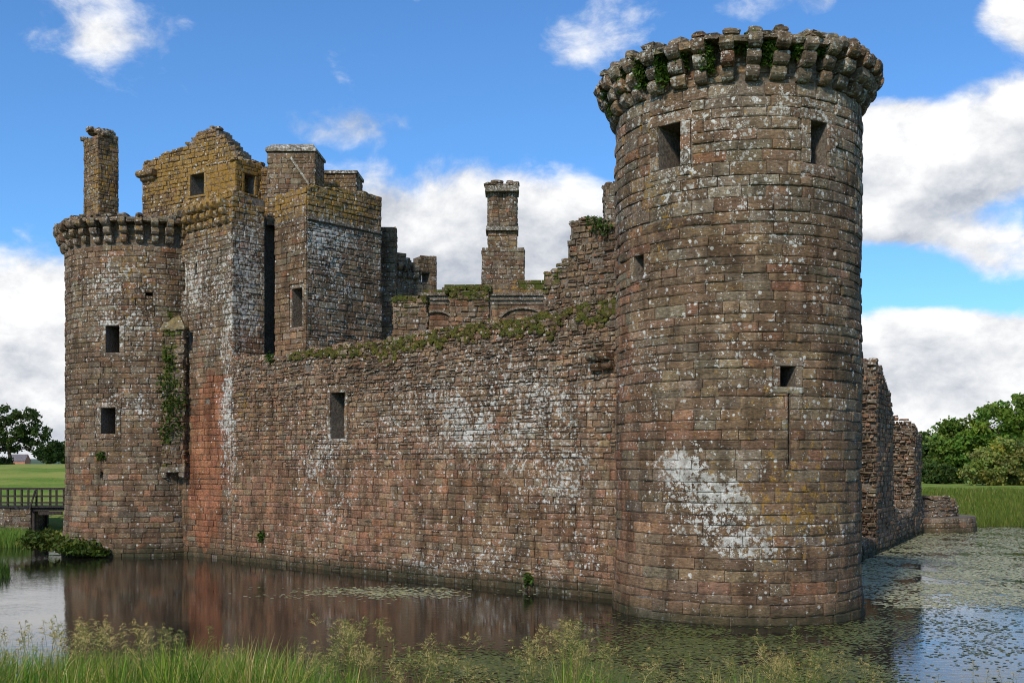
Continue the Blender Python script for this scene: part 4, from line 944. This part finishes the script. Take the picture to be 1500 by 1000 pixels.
# ivy and ferns
def tg(): return max(-1.5, min(1.5, random.gauss(0, 1)))
def ivy(c0, c1, n, spread, leaf, col, label, cat='fern', group=None, fall=0.0, name='fern'):
    B = Bag(); c0, c1 = Vector(c0), Vector(c1)
    for i_ in range(n):
        t = (i_ + rnd()) / n; c = c0.lerp(c1, t) + Vector((tg() * spread, tg() * spread * .6, tg() * spread)); leafq(B, c, leaf * U(.6, 1.3), green(col, .45), asp=1.5)
    return tag(B.build(name, LEAF, None, origin=c0.lerp(c1, .5)), label, cat, group)
FERN = (.055, .100, .014)
for i, k in enumerate((4.55, 5.5, 6.5, 7.5, 8.5, 9.5, 10.5, 11.5, 12.5, 13.5, 14.5)):
    wgt = {5.5: 1.0, 6.5: 1.3, 7.5: 1.6, 8.5: .3, 9.5: 1.1, 10.5: .6}.get(k, .5)
qf = lambda u: drum_q(FR, u, 100)[0]
for u, n, dz in ((925, 130, .5), (948, 260, .6), (977, 300, .75), (1003, 150, .35), (1038, 420, .6), (1076, 70, .15), (1098, 110, .25), (1124, 230, .5), (1164, 140, .3), (1196, 60, .2), (1228, 60, .2), (896, 80, .9)):
    q = qf(max(905, u)); a = FR.pos(q, COR + 1.05, .40); b = FR.pos(q, COR + 1.05 - dz, .20)
    ivy(a, b, int(n * 1.35), .13, .10, FERN, 'green ferns sprouting between the corbels of the big round tower', group='ferns on the tower corbels')
for u, v, n, s in ((246, 525, 60, .2), (242, 560, 90, .24), (250, 590, 130, .28), (264, 585, 60, .2), (243, 625, 90, .22), (262, 620, 60, .18)):
    p = at(u, v, 57.05); ivy(p + Vector((0, 0, .3)), p - Vector((0, 0, .5)), n, s, .13, (.045, .080, .012), 'green ivy clinging to the garderobe turret between drum and side wall', 'ivy', 'ivy on the garderobe turret', name='ivy')
for u, v, fr, lab in ((385, 780, CF, 'single fern tuft rooted low in the reddish curtain masonry'), (778, 842, CF, 'small weed tuft rooted just above the waterline of the curtain'), (398, 520, CF, 'weed tuft on the broken curtain head beside the gatehouse')):
    q, z = plane_at(fr, u, v); p = Vector(fr.pos(q, z, .12)); ivy(p, p - Vector((0, 0, .3)), 75, .11, .10, FERN, lab)
p = Vector(GD.pos(drum_q(GD, 150, 668)[0], drum_q(GD, 150, 668)[1], .1)); ivy(p, p, 70, .14, .12, FERN, 'fern tuft on the round drum below its lower window')
for u, v, Y in ((885, 332, 44.3), (870, 328, 44.5)):
    p = at(u, v, Y); ivy(p, p, 80, .2, .10, FERN, 'weeds on the head of the high cross wall', 'weed', 'weeds on the cross wall head', name='weeds')
# shrub at the drum's foot
B = Bag()
for k in range(15):
    u = U(52, 140); f = (u - 52) / 88; Y = 57.6 - 1.0 * f; x = (u - 750) / F * Y; c = Vector((x, Y + U(-.5, .5), .10 + (1 - f) ** .7 * .55 * U(.5, 1.1))); cc = green((.075, .105, .020), .3)
    for _ in range(230): leafq(B, c + Vector((random.gauss(0, .42), random.gauss(0, .4), abs(random.gauss(0, .34 - .18 * f)))), .15 * U(.6, 1.4), green(cc, .3), asp=2.2)
x, y = at(95, 0, 57.5).x, 57.5
tag(B.build('shrub', LEAF, None, origin=(x, y, 0)), 'low spreading shrub at the foot of the gatehouse drum', 'shrub')
mesh_obj
V, Fc = rock((x - .3, y + .3, -.3), 3.4, 1.6, .62, -.1, .1, .02); tag(mesh_obj('mud_bank', V, Fc, GROUND, None, None, True, (x, y, -.2)), kind='structure')

# grass: blades and seed heads
def blade(B, p, h, wd, lean, col, seg=3):
    a = U(0, 6.28); d = Vector((math.cos(a), math.sin(a), 0)); s = Vector((-d.y, d.x, 0)) * wd
    if abs(s.x) < wd * .5: s = Vector((wd * .8, s.y * .5, 0))
    k = len(B.v); p = Vector(p)
    for i in range(seg):
        t = i / seg; c = p + d * (lean * h * t * t) + Vector((0, 0, h * t * (1 - .15 * lean * t))); f = 1 - t * .75
        B.v += [tuple(c - s * f), tuple(c + s * f)]
    B.v.append(tuple(p + d * (lean * h) + Vector((0, 0, h * (1 - .25 * lean)))))
    for i in range(seg - 1): B.f.append((k + 2 * i, k + 2 * i + 1, k + 2 * i + 3, k + 2 * i + 2))
    B.f.append((k + 2 * seg - 2, k + 2 * seg - 1, k + 2 * seg))
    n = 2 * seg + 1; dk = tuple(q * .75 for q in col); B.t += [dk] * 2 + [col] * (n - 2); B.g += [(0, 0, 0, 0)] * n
def panicle(B, p, h, col):
    """a flowering grass stem with drooping side branches of spikelets"""
    a = U(0, 6.28); lean = U(.02, .22); d = Vector((math.cos(a), math.sin(a), 0)); p = Vector(p); pts = [p + d * (lean * h * t * t) + Vector((0, 0, h * t)) for t in (0, .35, .7, 1)]
    k = len(B.v)
    for q, wd in zip(pts, (.004, .0035, .003, .002)): B.v += [(q.x - wd, q.y, q.z), (q.x + wd, q.y, q.z)]; B.t += [(.10, .12, .03)] * 2; B.g += [(0, 0, 0, 0)] * 2
    for i in range(3): B.f.append((k + 2 * i, k + 2 * i + 1, k + 2 * i + 3, k + 2 * i + 2))
    hl = U(.20, .36)
    for m in range(random.randint(11, 17)):
        t = rnd(); base = pts[3] - Vector((0, 0, hl * t)) - d * (hl * t * lean); b = U(0, 6.28); L = (.05 + .13 * t) * U(.6, 1.2)
        br = Vector((math.cos(b), math.sin(b), .75)).normalized()
        for s_ in range(3):
            c = base + br * (L * (s_ + 1) / 3) - Vector((0, 0, .02 * s_)); z = U(.013, .024); cc = green(col, .25); q = br * z; sd = Vector((.0048, .002, 0)); kk = len(B.v)
            B.v += [tuple(c - q), tuple(c + sd), tuple(c + q), tuple(c - sd)]; B.f.append((kk, kk + 1, kk + 2, kk + 3)); B.t += [cc] * 4; B.g += [(0, 0, 0, 0)] * 4
        kk = len(B.v); e = base + br * L; B.v += [tuple(base), tuple(base + Vector((.004, 0, 0))), tuple(e)]; B.f.append((kk, kk + 1, kk + 2)); B.t += [col] * 3; B.g += [(0, 0, 0, 0)] * 3
GRN = (.110, .200, .026); STRAW = (.48, .37, .15)
def dens(u):   # the fringe stands thicker to the left
    return .10 + 1.0 * sstep(640, 300, u) + .20 * math.exp(-((u - 640) / 70) ** 2) + .25 * math.exp(-((u - 1130) / 110) ** 2) + .3 * math.exp(-((u - 850) / 70) ** 2)
B = Bag(); n = 0
while n < 640:
    u = U(-80, 1580); Y = U(12.5, 19.4); dn = min(1, dens(u))
    if rnd() > dens(u) * (.5 + 1.6 * noise.noise(Vector((u * .016, Y * .5, 0)))): continue
    x = (u - 750) / F * Y; z = hgt(x, Y); n += 1
    vt = 1002 - (8 + 125 * dn) * (.35 + .65 * rnd()) * (.6 + .8 * max(0, .5 + noise.noise(Vector((u * .011, 7, Y * .2)))))
    H = at(u, vt, Y).z - z; tc = green(random.choice([GRN, GRN, (.12, .24, .03), (.20, .30, .045), (.24, .27, .06)]), .3); rr = U(.06, .22); sw = U(.15, .8)
    if H < .2: continue
    for _ in range(random.randint(9, 26)):
        bx, by = random.gauss(0, rr), random.gauss(0, rr); dead = rnd() < .18
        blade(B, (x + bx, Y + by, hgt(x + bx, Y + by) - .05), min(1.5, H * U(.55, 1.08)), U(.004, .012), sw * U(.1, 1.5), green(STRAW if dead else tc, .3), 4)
tag(B.build('bank_grass', LEAF, None, origin=(0, 17, .8)), 'tall green grass fringing the near bank of the moat', 'grass', None, 'stuff')
B = Bag(); n = 0
clumps = [(30, 910, 60, 26), (110, 895, 60, 26), (150, 905, 40, 26), (230, 910, 60, 22), (330, 935, 50, 10), (520, 900, 34, 50), (545, 930, 25, 14), (470, 930, 30, 16), (610, 938, 40, 24), (650, 925, 30, 18), (700, 955, 40, 10), (780, 925, 26, 22), (828, 898, 22, 36), (845, 925, 30, 16), (880, 935, 30, 12), (960, 950, 40, 12), (1060, 960, 40, 10), (1141, 910, 8, 8), (1145, 945, 60, 46), (1200, 950, 40, 14), (1240, 960, 40, 10), (1420, 965, 40, 8), (1350, 975, 60, 8), (1470, 975, 30, 6), (1290, 965, 40, 10), (190, 945, 150, 34), (420, 960, 60, 12), (20, 940, 40, 20)]
for (u0, v0, su, k) in clumps:
    for _ in range(int(k * 1.1)):
        u = random.gauss(u0, su * .6); v = v0 + abs(random.gauss(0, 30)); Y = U(14.5, 19.0); p = at(u, v, Y); z = hgt(p.x, Y)
        if p.z - z > .3: panicle(B, (p.x, Y, z), p.z - z, STRAW if rnd() < .8 else (.28, .28, .09))
tag(B.build('seeding_grass', LEAF, None, origin=(0, 17, .8)), 'straw coloured flowering grass heads rising from the near bank', 'grass', None, 'stuff')
# far bank grass and left reeds
B = Bag()
for _ in range(20000):
    Y = 85 + 12 * rnd() ** 1.2; u = U(1345, 1560); x = (u - 750) / F * Y; z = hgt(x, Y)
    if z < -.5: continue
    f = sstep(86, 93, Y); c = (.19, .23, .045) if rnd() < .45 else ((.12, .19, .03) if rnd() < .8 else (.30, .27, .09)); blade(B, (x, Y, z), U(.45, 1.0) * (1.0 - .35 * f), U(.014, .03), U(.1, .6), green(c, .35), 2)
tag(B.build('meadow_grass', LEAF, None, origin=(40, 90, 1)), 'long rank grass on the far bank of the moat', 'grass', None, 'stuff')
B = Bag()
for _ in range(2600):
    u = U(-40, 46); Y = U(63, 69.5); x = (u - 750) / F * Y; blade(B, (x, Y, -.1), U(.6, 1.25) * (1 - .35 * sstep(30, 50, u)), U(.015, .03), U(.1, .5), green((.16, .25, .045), .35), 3)
tag(B.build('reeds', LEAF, None, origin=(-30, 66, 0)), 'bed of green reeds in front of the bridge abutment', 'reeds', None, 'stuff')
B = Bag()
for _ in range(420):
    u = U(-40, 15); Y = U(46, 49); x = (u - 750) / F * Y; blade(B, (x, Y, -.1), U(.6, 1.25) * (1 - .5 * sstep(0, 18, u)), U(.012, .022), U(.05, .4), green((.07, .13, .02), .35), 3)
tag(B.build('iris_clump', LEAF, None, origin=(-23, 47, 0)), 'upright iris leaves standing in open moat water', 'iris', None, 'stuff')
# floating weed and pads
B = Bag(); n = 0; tries = 0
while n < 60000 and tries < 700000:
    tries += 1; u = U(300, 1560); Y = 20.5 + 64 * rnd() ** 1.7; x = (u - 750) / F * Y; v = HV + CZ * F / Y
    if v < 772: continue
    if (x - TC[0]) ** 2 + (Y - TC[1]) ** 2 < (TR + .25) ** 2: continue
    if (Vector((x, Y)) - WA).dot(Vector((-.668, -.744))) < .2 and u < 1200: continue
    a = zone(u, v, [(1000, 935, 130, 28, .75), (1130, 945, 120, 25, .6), (760, 972, 170, 20, 1.0), (1240, 930, 60, 45, .6), (560, 868, 130, 8, .5), (1330, 905, 150, 26, .34), (1420, 945, 90, 40, .16), (950, 985, 200, 30, .8), (1180, 985, 120, 30, .7)])
    if u > 1262 and v < 900: a += 1.5 * sstep(905, 850, v)
    cl = noise.noise(Vector((x * .55, Y * .30, 0))) + .6 * noise.noise(Vector((x * 1.9, Y * 1.1, 5)))
    if rnd() > a * (.55 + .9 * cl): continue
    r = U(.025, .075) * (1 if v > 890 else 1.3); k = len(B.v); m = 6; c = green(random.choice([(.105, .115, .030), (.085, .105, .030), (.14, .135, .055), (.065, .08, .03)]), .3)
    if v < 890: c = green((.36, .35, .20), .35)
    ph = U(0, 6.28); tl = U(-.06, .06)
    for i in range(m):
        t = ph + 6.283 * i / m; dx = math.cos(t) * r * U(.75, 1.15); B.v.append((x + dx, Y + math.sin(t) * r * U(.6, 1.1), .006 + rnd() * .004 + dx * tl))
    B.f.append(tuple(range(k, k + m))); B.t += [c] * m; B.g += [(0, 0, 0, 0)] * m; n += 1
tag(B.build('floating_weed', PAD, None, origin=(10, 40, 0)), 'scattered pondweed leaves floating on the moat', 'pondweed', None, 'stuff')
print('objects', len(bpy.data.objects), 'tris', sum(len(p.vertices) - 2 for m in bpy.data.meshes for p in m.polygons))
